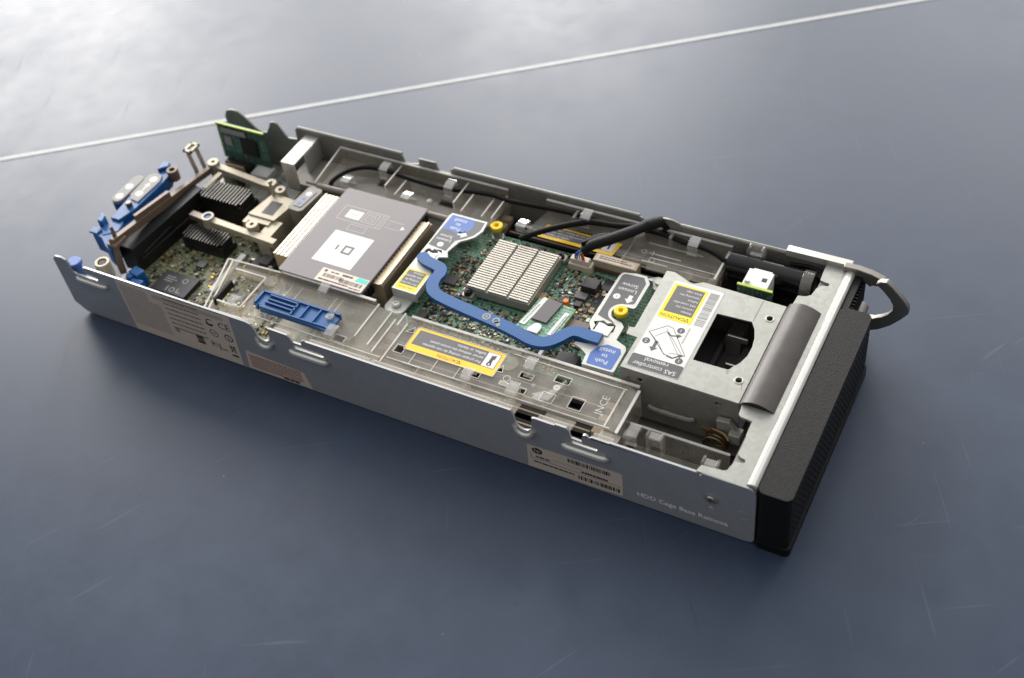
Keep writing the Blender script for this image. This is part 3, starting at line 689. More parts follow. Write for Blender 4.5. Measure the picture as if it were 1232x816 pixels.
c.ring((446, 123, 47.6), 2.9, 1.9, 2.7, 'z', 20, 0)
rv = c.build('rivet_ring', 'nickel', cage, 0.25, org=(446, 123, 47.6)); copy_part(rv, cage, (446, 70.3, 47.6))
c = MB(); c.box(437.4, 437.9, 72.5, 75.4, 50, 50.12); c.build('fold_line', 'zinc_dark', cage); c = MB(); c.box(437.2, 437.7, 118, 136, 50, 50.12); c.build('fold_line', 'zinc_dark', cage)
L_ = MB(); L_.prism(rrect(380.4, 413.8, 57.6, 134, 1.6, 4), 50.02, 50.12, 0); z = (0, 0, 50.14)
frame_z = 50.14
def fl(mb, pts, m, lift=.03, zz=50.14): mb.flat(pts, (0, 0, zz), RX, RY, m, lift)
def outline(mb, x0, x1, y0, y1, t, m, zz):
    for r_ in (rect(x0, x1, y0, y0 + t), rect(x0, x1, y1 - t, y1), rect(x0, x0 + t, y0 + t, y1 - t), rect(x1 - t, x1, y0 + t, y1 - t)): mb.flat(r_, (0, 0, zz), RX, RY, m, .03)
fl(L_, rrect(380.8, 413.4, 58, 68, 1.4, 3), 1); outline(L_, 380.6, 413.6, 57.8, 133.8, .3, 2, 50.12)
L_.text('SAS controller', (397.2, 61, 50.2), 4.6, m=0, lift=.04, **UP); L_.text('removal', (396.8, 65.6, 50.2), 4.6, m=0, lift=.04, **UP)
# removal drawing: the tilted card, numbered circles and arrows
def poly(mb, pts, wd, m):
    for a, b_ in zip(pts, pts[1:]):
        a, b_ = Vector(a), Vector(b_); n = b_ - a; n = Vector((-n.y, n.x)).normalized() * wd / 2
        mb.flat([tuple(a - n), tuple(b_ - n), tuple(b_ + n), tuple(a + n)], z, RX, RY, m, .05)
poly(L_, [(383, 87), (391.6, 95.4), (395.6, 94.6), (410.4, 76.2), (404, 72.4), (397.6, 73.6), (392, 80), (383, 87), (386, 84.4), (399, 72.4)], .35, 1)
poly(L_, [(392, 93), (407.6, 77)], .25, 1); poly(L_, [(388, 85), (393, 91), (406, 76), (400.6, 75)], .25, 1)
for x, y, t in ((400.6, 94.4, '1'), (384.2, 79.6, '2'), (408.6, 71.2, '1')):
    fl(L_, arc(x, y, 2.4, 0, 345, 20), 1, .05); L_.text(t, (x, y, 50.2), 3.6, m=0, lift=.06, **UP)
poly(L_, [(393.6, 90.2), (396.6, 88.4), (400.4, 89.6)], .9, 1); fl(L_, [(399.6, 91), (403, 90.6), (400.6, 87.6)], 1, .05)
poly(L_, [(400, 72.6), (404, 71.8), (407, 74.8)], .9, 1); fl(L_, [(405.8, 76), (409.2, 76.6), (408, 73.4)], 1, .05)
fl(L_, [(389.4, 81.4), (391.4, 81.4), (391.4, 76), (393, 76), (390.2, 72.8), (387.8, 76), (389.4, 76)], 1, .05)
barcode(L_, 0, 29, 0, 6, rng, (405.6, 130.6, 50.14), -RY, RX, 3, .05, .3)
words(L_, 0, 13, 0, 1.1, rng, (404.4, 98, 50.14), -RY, RX, 4, .05, .3)
removal = L_.build('removal_label', ['white', 'label_dark', 'grey_ink', 'chip_mark', 'cover_line'], cage, smooth=False, label='white label on card removal with drawing and barcode')
L_ = MB(); fl(L_, rrect(382, 404, 100.6, 131, 1, 3), 0, .05); fl(L_, rect(384, 402.4, 106.4, 129.6), 1, .07)
L_.text('CAUTION', (391.2, 103.4, 50.2), 3.5, m=2, lift=.05, **UP)
fl(L_, [(399, 102), (402.2, 102), (400.6, 105)][::-1], 2, .07); fl(L_, [(399.7, 102.4), (401.5, 102.4), (400.6, 104.1)], 0, .09)
for k, s_ in enumerate(('Always', 'remove the', 'SAS controller', 'before', 'removing the', 'drive cage')):
    L_.text(s_, (401.4, 109 + k * 3.5, 50.2), 2.5, m=3, lift=.07, align='LEFT', **UP)
L_.build('caution_label', ['yellow', 'label_grey', 'black_ink', 'white_ink'], removal, smooth=False)

# arched insulating flap between cage and front
f = MB(); N = 16
pr = [(452.6 + 21 * i / N, 50.6 + 4.6 * math.sin(math.pi * min(1, (i / N) ** 0.85)) ** .8) for i in range(N + 1)]
f.prism(pr + [(x, zz - .5) for x, zz in pr[::-1]], 53.4, 136.8, 0, 'xz')
f.prism([(453.4, 51.02)] + [(x, zz - .55) for x, zz in pr[1:-1]] + [(472.8, 51.02)], 53.8, 136.2, 1, 'xz')  # black fill standing in for the shade under the open arch
f.build('insulating_flap', ['grey_film', 'black'], SV, 0, label='curved dark grey plastic film beside the drive cage')
# little board and socket behind the cage
q = MB(); q.box(417.6, 440, 143.6, 145.2, 34, 50, 0); q.box(417.5, 440.1, 143.5, 145.3, 49.8, 50.6, 1)
dj = q.build('connector_board', ['pcb_dim', 'pcb_edge'], SV)
q = MB(); q.box(420, 436, 145.6, 160, 36, 50, 0); q.box(422, 434, 160, 163, 38, 48, 0); q.box(430.4, 433.6, 151, 154.4, 49.9, 50.1, 1); q.box(421, 424, 147, 149, 50, 51.6, 0); q.box(433, 436.4, 146, 158, 33, 36, 0)
q.build('socket', ['white', 'black'], dj, 0.7)

# open bay in front of the near side: clear rail, clips and spring
q = MB(); q.box(393, 455, 33.4, 34.6, 8, 27.6, 0); q.box(393, 455, 33.2, 34.8, 27.2, 28.2, 1); q.box(393, 450, 12.4, 13.4, 8, 32, 0); q.box(393, 450, 12.2, 13.6, 31.6, 32.4, 1); q.box(396, 452, 14, 33, 9, 10, 0)
rail = q.build('clear_rail', ['clear', 'clear_edge'], SV, 0.2)
q = MB()
q.prism([(0, 0), (1.4, 0), (1.4, 13), (9, 13), (9, 0), (10.4, 0), (10.4, 16), (9, 17), (8.6, 14.6), (1.8, 14.6), (1.4, 17), (0, 16)], 0, 5, 0, 'xz'); q.box(1, 9.6, 4.4, 5, 1, 14)
cl = q.build('clip', 'clear_bright', rail, 0.35); cl.location = Vector((407, 24, 19)) * .001 - WORLD[rail.name]
WORLD[cl.name] = Vector((407, 24, 19)) * .001
copy_part(cl, rail, (443, 19, 18))
q = MB(); q.box(393, 399, 22, 28, 27, 30); q.box(393, 394.2, 22, 28, 16, 30); q.build('hook', 'clear_bright', rail, 0.5)
q = MB()
for k in range(3): q.tube([(441 + 7 * math.cos(a * .3) , 44 + k * 2.4 + a * .1, 17 + 7 * math.sin(a * .3)) for a in range(22)], .7, 8, sub=2)
q.tube([(438, 50, 25), (446, 48, 26), (450, 45, 25)], 1.1, 8); q.box(432, 438, 46, 49, 26, 28)
q.build('spring', 'brass_dark', SV, 0)
q = MB(); q.prism([(440, 34), (448, 35), (452, 29), (456, 29), (456, 22), (441, 22)], 50, 53.6, 0, 'xz'); q.box(449, 456, 46, 50.4, 22.3, 29.7)
q.build('latch_plate', 'zinc', SV, 0.3)
for x, y, r1, h1 in ((402, 18, 6, 5), (424, 24, 7, 3), (436, 22, 4, 6)):
    q = MB(); q.cyl((x, y, 3), r1, h1, 'z', 20, r1 * .8); q.build('floor_boss', 'zinc_dark', SV, 0.4)

# ------------------------------------------------------------------ removable controller card
CC = thing('controller_card', 'green circuit card with pale finned heatsink and bent blue lever inside the server', 'circuit card', (290, 100, 26))
c = MB(); hol = [arc(243, 149.2, 2, 0, 330, 11)]
c.prism([(204, 53), (206, 51), (352, 50), (374, 52), (374.5, 140), (371, 149), (366, 152), (312, 153.4), (240, 153), (228, 151), (204, 149)], 25.4, 27, 0)
board = c.build('circuit_board', ['pcb_green'], CC)
c = MB(); av = [(249, 299, 89, 142), (296, 327, 70, 104), (339, 375, 50, 140), (204, 227, 50, 150), (228, 238, 126, 150), (300, 350, 140, 153), (238, 248, 145, 153)]
smd(c, 227, 342, 52, 151, 27, 1700, rng, av, .85); smd(c, 326, 344, 76, 138, 27, 110, rng, [(339, 375, 50, 140)], 1.4); smd(c, 228, 250, 70, 124, 27, 120, rng, av, 1.1)
o_ = c.build('surface_components', SMDM, board, smooth=False); o_['kind'] = 'stuff'
def chip(x0, x1, y0, y1, z0, z1, m, lab=None, bev=.25, par=None):
    q = MB(); q.box(x0, x1, y0, y1, z0, z1); o = q.build('chip', m, par or board, bev)
    if lab: o['label'] = lab
    return o
chip(229, 237.5, 96, 104.5, 27, 29.4, 'chip_grey', 'square grey chip beside the heatsink')
chip(228, 234, 62, 68, 27, 29, 'chip_grey')
chip(319, 330, 122, 131, 27, 34, 'chip', 'tall black coil block')
chip(330, 341, 128, 138, 27, 29, 'chip'); chip(318, 326, 114, 120, 27, 30.5, 'chip_grey'); chip(309, 316, 107, 113, 27, 29.6, 'chip')
chip(320, 325, 108, 113, 27, 29.5, 'chip'); chip(329, 338, 108, 121, 27, 28.4, 'chip'); chip(338, 341.6, 108, 121, 27, 29.6, 'white_ink')
chip(322, 328, 94, 101, 27, 29, 'chip'); chip(324, 340, 84, 94, 27, 33, 'brown_cast', 'brownish slotted connector block'); chip(296, 301, 104, 110, 27, 31, 'ceramic')
chip(332, 346, 56, 66, 27, 34, 'chip', 'black block beside the blue label'); chip(301, 309, 55, 60, 27, 30.5, 'chip_mark'); chip(311, 320, 53.5, 58, 27, 29.8, 'chip_mark'); chip(270, 280, 142, 149, 27, 30.5, 'chip_grey'); chip(258, 266, 78, 84, 27, 28.5, 'chip')
chip(318.5, 321, 60, 66, 27, 31, 'white_ink')
q = MB()
q.cyl((315.4, 107.6, 27), 2.2, 5.4, 'z', 16, 2.0); q.build('capacitor', 'orange', board, 0.4, label='orange round capacitor')
q = MB(); q.cyl((318, 101.6, 27), 2.4, 4.6, 'z', 16, 2.2); q.build('capacitor', 'chip_mark', board, 0.4, label='silver round capacitor')
# finned heatsink in three columns
h = MB(); h.box(251, 297, 91.4, 139.4, 30, 36.6, 0)
for col in range(3):
    x0 = 251.2 + col * 15.6
    for k in range(22): h.box(x0, x0 + 13.8, 91.8 + k * 2.16, 93.25 + k * 2.16, 35.4, 38.2, 0)
h.prism([(291, 139.4), (299, 139.4), (299, 145), (296, 146), (291, 144)], 30, 33, 0); h.prism([(249, 88), (250, 86.6), (257, 87), (257.4, 91.6), (249, 91.6)], 30, 33, 0); h.box(258, 292, 97, 134, 27, 30, 1)
hk = h.build('heatsink', ['sink_alu', 'chip'], board, 0.12, smooth=False)
q = MB(); q.cyl((0, 0, 0), 2.7, 3.4, 'z', 18, 2.3); q.cyl((0, 0, 3.4), 1.3, .8, 'z', 12, 1.0)
pin = q.build('push_pin', 'black', hk, 0.3); pin.location = Vector((295, 142, 33)) * .001 - WORLD[hk.name]; copy_part(pin, hk, (253, 89, 33))
# plug-in memory module
q = MB(); pt = [(296.4, 73), (299, 71), (322.4, 71), (324.6, 73), (326.4, 100), (303, 103), (300, 101)]
q.prism(pt, 33.4, 35, 0, side_m=1); mm = q.build('memory_module', ['pcb_green', 'pcb_edge'], CC)
q = MB(); q.box(297, 325, 71.6, 76, 27, 33.4); q.build('socket', 'black', mm, 0.3); q = MB(); q.box(301, 324, 96, 101, 27, 33.4); q.build('standoff', 'black', mm, 0.3)
q = MB(); q.prism([(303.6, 82), (314.4, 81.4), (317, 101), (306, 102)], 35, 36.4); q.build('chip', 'chip_grey', mm, 0.3)
q = MB(); q.prism([(297.6, 76.6), (301.6, 76.2), (306.6, 102.2), (302.6, 102.6)], 35, 35.4); q.prism([(318.6, 74), (322, 73.8), (324.6, 95), (321.4, 95.4)], 35, 35.3, 0)
words(q, 0, 18, 0, .9, rng, (300, 78, 35.45), Vector((.18, .98, 0)), Vector((-.98, .18, 0)), 1, .02); words(q, 0, 18, 0, .9, rng, (321.6, 75, 35.4), Vector((.12, .99, 0)), Vector((-.99, .12, 0)), 1, .02)
q.build('label', ['white', 'grey_ink'], mm, smooth=False)
q = MB(); q.prism([(305, 71.8), (313, 71.4), (313.4, 75)] + arc(310, 76.6, 3.4, 0, 180, 8) + [(305.6, 75)], 35, 36.2); q.build('pull_tab', 'white', mm, 0.3)
# connectors along the far edge
q = MB(); q.box(317.6, 348.6, 144.6, 151.6, 27, 36.6, 0)
for k in range(28): q.box(318.6 + k * 1.05, 319.1 + k * 1.05, 143.4, 144.8, 27.4, 31, 1)
q.box(319.4, 347, 145.2, 151, 36.6, 36.75, 2); words(q, 321, 344, 147, 1, rng, (0, 0, 36.8), RX, RY, 1, .02); words(q, 321, 340, 148.8, .8, rng, (0, 0, 36.8), RX, RY, 1, .02)
q.build('edge_connector', ['tan_plastic', 'brown_ink', 'cream_label'], board, 0.3)
q = MB(); q.box(301.6, 317, 139.4, 145, 27, 32.4, 0); q.box(302.4, 316.2, 141, 144, 32.4, 34.2, 0); q.box(316.4, 318.6, 139.4, 145.4, 27, 33.4, 0)
q.build('cable_socket', 'cream_label', board, 0.4)
# bracket with its foot, left end
br = MB()
p1 = [(207.6, 68.6), (226.6, 68.4), (226.4, 89.6), (222, 96), (223, 98), (223, 105), (229, 107), (226, 112), (229, 123.6), (233, 127), (237, 131.6), (239, 138), (237.6, 147.6), (209.6, 147.6)]
br.prism(p1, 40.2, 41.8, 0, holes=[[(211, 101.6), (214, 102.4), (216, 100.6), (219, 101), (220.6, 104), (220, 109.4), (217.6, 111), (215, 109.2), (212.6, 110.6), (211, 109)]])
br.box(207.6, 226.6, 68.4, 69.8, 34, 40.2, 0); br.box(225.2, 226.6, 69.8, 88, 36.5, 40.2, 0); br.box(207.6, 208.8, 70, 147, 30, 40.2, 0)
br.prism([(207.8, 69.4), (206.8, 60)] + arc(211.5, 59.6, 4.6, 180, 270, 4) + arc(217.6, 59.4, 4.6, 270, 360, 4) + [(223, 69.4)], 33, 34.6, 0)
bk = br.build('mounting_bracket', 'card_bracket', CC, 0.45)
q = MB(); q.cyl((214.6, 61.4, 34.6), 3.1, 1.6, 'z', 20, 2.8); q.ring((214.6, 61.4, 36.2), 2.2, 1.2, .4, 'z', 18); q.build('screw', 'nickel', bk, 0.3)
q = MB(); fl(q, [(209.8, 113.8), (224.4, 112)] + [(225.6, 123), (231, 127.4), (235.2, 132.4), (237, 138), (236.4, 146), (210.8, 146)], 0, .04, 41.8)
fl(q, [(210.8, 146), (210.8, 131)] + arc(222, 138.6, 8.6, -120, 40, 12) + [(229, 146)], 1, .07, 41.8)
for k, s_ in enumerate(('Push', 'to', 'install')): q.text(s_, (219.4, 133.8 + k * 4.2, 41.8), 4.2, m=2, lift=.1, **UP)
for k, s_ in enumerate(('Loosen', 'Screw')): q.text(s_, (217.4, 121.4 + k * 3.8, 41.8), 3.9, m=2, lift=.07, **UP)
fl(q, arc(217.6, 116.6, 2.3, 0, 345, 18), 2, .07, 41.8); q.text('1', (217.6, 116.6, 41.8), 3.4, m=0, lift=.09, **UP)
fl(q, [(223.6, 129), (227, 129), (227, 127), (231, 130.4), (227, 134), (227, 132), (223.6, 132)], 2, .07, 41.8)
q.build('instruction_label', ['label_dark', 'blue_label', 'white_ink'], bk, smooth=False)
q = MB(); fl(q, rrect(208.8, 225, 70, 89, .8, 3), 0, .04, 41.8); fl(q, rect(210.2, 223.6, 74.4, 87.8), 1, .07, 41.8)
for k in range(4): q.text(('For correct', 'cooling do', 'not operate', 'without')[k], (222.6, 76.2 + k * 3.3, 41.8), 2.6, m=2, lift=.09, align='LEFT', **UP)
q.text('CAUTION', (216.8, 72.3, 41.8), 2.6, m=3, lift=.07, **UP)
q.build('caution_label', ['yellow', 'label_grey', 'white_ink', 'black_ink'], bk, smooth=False)
q = MB(); q.prism([(213, 97), (221, 96.6), (221, 108.6), (217, 107), (213.4, 108)], 39, 42.2); q.build('hinge_tab', 'bright_metal', bk, 0.5)
# bracket with its blue push label, right end
br = MB()
p2 = [(342, 88), (342.6, 132)] + arc(345.6, 133.4, 2.6, 180, 90, 4) + [(352, 137.6), (360, 137.4), (364, 132), (364.2, 112)] + arc(362, 110, 2.2, 0, -80, 4) + arc(357.6, 101.6, 6.2, 100, 265, 12) + [(361, 94.6), (364, 91.4), (364, 80), (371.6, 77), (373.2, 74), (373.4, 56), (372.4, 54.8), (352.4, 54.4), (351.6, 62.6), (346, 66), (340.6, 67.4), (341, 69.8), (347, 70.6), (352, 71.6), (354, 76), (347, 80)]
br.prism(p2, 40.4, 42.0, 0, holes=[[(346.6, 83), (350, 82.4), (353, 84), (356.6, 83), (359.6, 85), (359, 90.6), (356, 92), (353, 90.4), (350, 92), (347, 90.4)]])
br.box(352.4, 373.2, 54.5, 55.8, 28, 40.4, 0); br.box(342.6, 344, 96, 132, 30, 40.4, 0)
br.prism([(358, 137), (366, 134), (372, 136), (373.6, 141), (371, 145.6), (364, 146), (359, 143)], 34, 35.4, 0); br.box(359, 364, 136, 137.4, 35, 40.6, 0)
bk2 = br.build('mounting_bracket', 'card_bracket', CC, 0.45)
q = MB(); q.cyl((366.6, 141, 35.4), 3.2, 1.5, 'z', 20, 2.9); q.box(364.6, 368.6, 140.6, 141.4, 36.9, 37.0, 0); q.build('screw', 'nickel', bk2, 0.3)
q = MB(); fl(q, [(344.4, 95.4), (344.4, 131)] + arc(347.4, 132, 3, 180, 90, 4) + [(358.6, 135.6), (361.8, 131), (362, 113.6)] + arc(360.4, 112.6, 1.6, 0, -80, 3) + arc(357.6, 101.6, 8.2, 95, 250, 12) + [(358, 91.8), (350, 93.6)], 0, .04, 42.0)
for k, s_ in enumerate(('Loosen', 'Screw')): q.text(s_, (353, 121.6 + k * 4.6, 42), 4.4, m=1, lift=.08, **UP)
fl(q, arc(348.8, 114.4, 2.4, 0, 345, 18), 1, .07, 42.0); q.text('1', (348.8, 114.4, 42), 3.6, m=0, lift=.09, **UP)
fl(q, [(356, 118), (358.8, 118), (358.8, 114.4), (360.4, 114.4), (357.4, 110.8), (354.4, 114.4), (356, 114.4)], 1, .07, 42.0)
q.build('instruction_label', ['label_dark', 'white_ink'], bk2, smooth=False)
q = MB(); fl(q, [(354.4, 58)] + arc(355.6, 57.2, 1.2, 200, 270, 3) + arc(370, 57.4, 1.2, 270, 360, 4) + [(371.4, 70.6), (369.6, 73.8), (360.6, 74.6), (356, 71), (353.4, 65)], 0, .04, 42.0)
for k, s_ in enumerate(('Push', 'to', 'install')): q.text(s_, (362.6, 60.8 + k * 4.6, 42), 4.5, m=1, lift=.08, **UP)
q.build('push_label', ['blue_label', 'white_ink'], bk2, smooth=False)
q = MB(); q.prism([(348, 80), (358, 80), (358.4, 89.6), (355, 88.4), (351.4, 89.4), (348, 89.8)], 39.4, 42.6); q.build('hinge_tab', 'bright_metal', bk2, 0.5)
# yellow thumbscrews
def thumb(x, y, z0, z1, lab):
    q = MB(); q.cyl((x, y, z0), 4.6, 2.2, 'z', 24, 4.4, 0); q.cyl((x, y, z0 + 2.2), 3.2, z1 - z0 - 2.2, 'z', 20, m=0)
    t_ = q.build('thumbscrew', 'nickel', CC, 0.3, label=lab)
    q = MB(); q.ring((x, y, z1), 4.4, 1.5, 3.4, 'z', 26); q.cyl((x, y, z1), 2.0, 1.6, 'z', 8); q.build('cap', 'yellow_screw', t_, 0.6, seg=3)
thumb(243.4, 149, 27.4, 36.4, 'yellow capped thumbscrew by the pale heatsink'); thumb(357.4, 101.8, 27.4, 41.2, 'yellow capped thumbscrew in the bracket notch')
# blue lever
path = [(213.6, 100.4), (218, 97.6), (224, 96), (230.6, 94.4), (233, 90), (232.6, 84), (234.4, 77.4), (240, 72.4), (252, 69.6), (270, 67), (290, 64.4), (306, 61.4), (317, 59), (325, 60.4), (330.6, 66), (335, 73), (340, 75.8), (348, 75.4), (355.6, 75.4)]
q = MB(); q.prism(band(path, 8.2, 5), 41.4, 44.8); q.cyl((214.4, 99.6, 41.6), 4.2, 3.1, 'z', 20); q.box(222, 230, 93, 98, 36, 41.6); q.box(338, 352, 73, 78, 35, 41.6); q.prism(band([(240, 72.4), (270, 67), (306, 61.4), (317, 59)], 1.6, 4), 38, 41.4)
lev = q.build('lever', 'blue', CC, 0.9, seg=3)
q = MB(); q.ring((281, 66, 44.7), 2.9, 1.7, .2, 'z', 22, 0); q.cyl((281, 66, 44.7), 1.0, .2, 'z', 14); q.ring((288.4, 65, 44.7), 2.6, 1.4, .2, 'z', 20, 0); q.prism([(287, 64), (291.6, 60.4), (292.6, 63), (290, 65)], 44.7, 44.9)
q.build('lever_symbol', 'chip_mark', lev, smooth=False)

# ------------------------------------------------------------------ clear plastic air baffles
NB = thing('air_baffle', 'clear plastic baffle with blue latch on the near side of the server', 'air baffle', (245, 32, 30))
t = MB()
H = [rect(194.5, 203, 15, 20.5), rect(237, 243.5, 21.5, 28), [(236, 39), (240.6, 44.6), (241.6, 40)], rect(320.6, 329.4, 32, 36.6), [(305, 31), (310, 31.4), (308, 37)], rect(325, 330, 20.6, 25), rect(340, 348.4, 20.4, 27.6), rect(358, 366.6, 21.6, 30.6), rect(291.6, 298.2, 21.5, 26), rect(342, 352, 37, 42.6)]
t.prism([(131, 14), (234, 14), (392, 15.5), (393.6, 47), (386, 51), (240, 52), (131, 52)], 38.6, 40.0, 0, holes=[h_ for h_ in H if True])
# sloped skirt up to the side wall
for x0, x1 in ((133, 143), (159, 172), (187, 232), (234, 332), (349, 368), (384, 396.5)):
    t.add([(x0, 14.2, 40), (x1, 14.2, 40), (x1, 5, 41.4), (x0, 5, 41.4), (x0, 14.2, 39), (x1, 14.2, 39), (x1, 5, 40.4), (x0, 5, 40.4)], [(0, 1, 2, 3), (7, 6, 5, 4), (0, 4, 5, 1), (3, 2, 6, 7), (0, 3, 7, 4), (1, 5, 6, 2)], 0)
    t.box(x0, x1, 4.4, 5.2, 40.4, 47, 0); t.box(x0, x1, 2.2, 5.2, 46.8, 47.4, 0); t.box(x0, x1, 5.2, 5.6, 46.9, 47.5, 1)
t.box(131, 206, 52, 53.4, 24, 44, 0); t.box(234, 392, 50.6, 52, 22, 41, 0); t.box(131, 206, 51.8, 53.6, 43.6, 44.4, 1)
t.box(392.6, 394, 14, 48, 20, 41.6, 0); t.box(392.4, 394.2, 14, 48, 41.2, 42, 1); t.box(234, 392, 50.4, 52.2, 40.7, 41.6, 1)
t.box(384, 385, 16, 46, 40, 40.6, 1)
# rear tray frame
t.prism([(84, 53), (97, 8), (133, 8), (133, 53)], 34, 35.4, 0, holes=[[(101.5, 17), (118.6, 17), (119.4, 46), (96, 46)]])
for a, b_ in (((84, 53), (97, 8)), ((88, 53), (100.6, 8)), ((84, 53), (132, 55)), ((97, 8), (133, 9)), ((120, 17), (120.4, 47)), ((101, 17), (119.6, 17)), ((95, 46.6), (120, 47))):
    A, B = Vector((a[0], a[1], 40)), Vector((b_[0], b_[1], 40)); bar(t, A, B, 1.4, 6, 0); bar(t, A + RZ * .4, B + RZ * .4, 1.1, .6, 1)
bar(t, (95.5, 46, 38), (119, 46, 38), 1.2, 18, 0); bar(t, (102, 17, 38), (119, 17, 38), 1.2, 18, 0); t.prism([(102, 18), (118, 18), (118.6, 45), (97, 45)], 20, 21, 0)
t.cyl((127, 44, 34), 6, 8, 'z', 24, 5, 0); t.cyl((122, 52, 30), 3, 16, 'z', 16, 1.4, 0)
# transverse vanes
for x, y0, y1, z0, z1 in ((207.3, 23.4, 53.6, 26, 40.4), (219, 20, 50, 24, 40.4), (224.6, 16, 46, 26, 40.2), (234, 11, 45, 24, 40.4), (228, 42, 53, 28, 40)):
    t.box(x - .5, x + .5, y0, y1, z0, z1, 0); t.box(x - .55, x + .55, y0, y1, z1 - .3, z1 + .3, 1); t.box(x - .55, x + .55, y0 - .4, y0, z0, z1, 1)
bar(t, (207.3, 23.4, 40.4), (206.6, 13, 46), 1.2, 8, 0); bar(t, (234, 11, 40.4), (230, 5, 45), 1.2, 8, 0); bar(t, (228, 53, 40.2), (234, 45, 40.2), 1.2, 10, 0)
for x in (141, 148.8, 176.2, 181): bar(t, (x, 13.4, 38), (x, 50, 38), 1.0, 2.6, 0); bar(t, (x, 13.4, 38.3), (x, 50, 38.3), .8, .5, 1)
t.box(262, 263, 2.4, 14, 37, 44.8, 0); t.box(327, 328.4, 14, 21, 40, 45, 0); t.box(248, 262, 15, 15.8, 40, 41, 1)
# moulded marks
for k, s_ in enumerate(('JNCE', )): t.text(s_, (377, 31, 40), 6.6, RY, -RX, 1, lift=.1)
for k, s_ in enumerate(('2C', '4D', '2D', '5K')): t.text(s_, (327 + k * .2 - 5 + k * 3.2, 40.5 - k * 3.6, 40), 2.8, RY, -RX, 1, lift=.1)
t.ring((314.6, 28.4, 39.9), 2.4, 2.0, .2, 'z', 18, 1); t.box(311.6, 317, 22.4, 25.8, 40, 40.1, 1); t.box(312.2, 316.4, 23, 25.2, 40.1, 40.2, 0); t.ring((346.4, 32.6, 39.9), 2.2, 0.6, 1.2, 'z', 18, 1)
t.cyl((310.4, 39.6, 40), 6, .6, 'z', 26, 5.6, 0)
for h_ in H + [rect(242.2, 306, 26.2, 45.8)]:
    for a, b_ in zip(h_, h_[1:] + h_[:1]): bar(t, (a[0], a[1], 40.35), (b_[0], b_[1], 40.35), .45, .4, 1)
for x in (252, 268, 284): bar(t, (x, 15.5, 40.5), (x, 25, 40.5), .5, .5, 1)
bar(t, (236, 15.6, 40.6), (388, 16.6, 40.6), .6, .6, 1); bar(t, (310, 47.5, 40.6), (386, 46.8, 40.6), .6, .6, 1); bar(t, (134, 13.8, 40.6), (232, 13.8, 40.6), .6, .6, 1)
tray = t.build('tray', ['clear', 'clear_edge'], NB, 0.12)
def clip_mesh():
    q = MB(); q.prism([(0, 0), (1.0, 0), (1.0, 5.4), (5.4, 6.8), (8.4, 6.6), (8.4, 2.4), (9.3, 2.4), (9.3, 7.5), (5.2, 7.9), (0, 6.4)], 0, 7, 0, 'yz'); q.box(0, 7, -1.2, 1, -1, 0, 0); return q
cl = clip_mesh().build('clip', 'clear_bright', NB, 0.3)
def place(o, at, par, spin=0): o.location = Vector(at) * .001 - WORLD[par.name]; o.rotation_euler = (0, 0, spin)
place(cl, (190.5, 13.6, 39), NB)
for at, sp in (((290, 14.2, 39), 0), ((320.6, 14.4, 39), 0), ((322, 36, 39), 0), ((164, 46, 38), 0), ((110, 14.5, 35.4), 0), ((396, 20, 28), 0)): copy_part(cl, NB, at, sp)
q = MB(); q.prism([(338, 16.4), (345, 15.2), (349, 22), (351.4, 30), (352.4, 36), (350.8, 36.4), (348, 29), (344, 22.6), (339.4, 19.8)], 40, 46); q.prism([(336.5, 19), (348, 18), (350, 24), (341, 22.6)], 45, 46)
q.build('curved_catch', 'clear_bright', NB, 0.3)
q = MB(); q.box(97.4, 100.4, 16, 36, 35, 40.8); q.build('rubber_strip', 'black_rubber', NB, 0.8)
q = MB(); z = 40.02; q.prism(rrect(242.4, 305.8, 26.4, 45.6, 1.8, 4), z, z + .12, 0); fl(q, rect(244.6, 303.6, 31.4, 43.8), 1, .03, z + .12); fl(q, rect(294.6, 303.2, 31.8, 43.4), 2, .06, z + .12)
q.text('CAUTION', (273, 28.9, z + .12), 3.5, m=3, lift=.05, **UP); fl(q, [(279.4, 27.6), (282.4, 27.6), (280.9, 30.2)], 3, .05, z + .12); fl(q, [(280.1, 27.9), (281.7, 27.9), (280.9, 29.3)], 0, .07, z + .12)
for k, s_ in enumerate(('For proper cooling do not operate', 'server without the access panel,', 'baffles, or blanks.')): q.text(s_, (293.4, 33.9 + k * 3.6, z + .12), 2.95, m=2, lift=.06, align='LEFT', **UP)
fl(q, rect(297.8, 300, 35, 41.4), 4, .09, z + .12); fl(q, arc(298.9, 34.4, 1.7, 0, 340, 12), 4, .09, z + .12); fl(q, rect(298.5, 299.3, 33.4, 35.4), 2, .1, z + .12); fl(q, rect(299.6, 300.8, 38.6, 42), 4, .1, z + .12)
q.build('caution_label', ['amber', 'label_grey', 'white_ink', 'black_ink', 'chip'], NB, smooth=False, label='yellow bordered cooling warning label')
# blue latch, a ribbed strip
q = MB()
q.prism([(130, 20.4), (134, 19.6), (134, 21), (181, 18), (189, 17), (190, 19), (192.6, 19), (192.6, 29.6), (189, 31), (178, 31.4), (176, 32.4), (132, 33), (130.4, 31)], 43.0, 44.6, 0, holes=[rrect(137.4, 158, 28.2, 29.4, .55, 3), rrect(139, 158, 24.8, 25.8, .5, 3), rrect(138, 160, 22.0, 22.9, .42, 3)])
for y in (23.8, 26.8, 30.4): bar(q, (138, y, 46), (161, y - .3, 46), 1.0, 1.6, 0)
for x in (160.4, 168, 178): bar(q, (x, 20.2, 46), (x, 31, 46), 1.0, 1.6, 0)
q.box(131, 192, 31.4, 32.6, 41, 46, 0); q.box(136, 190, 19, 20, 40, 45.6, 0); q.box(130.4, 132, 21, 32, 38, 46, 0)
lt = q.build('latch', 'blue', NB, 0.35)
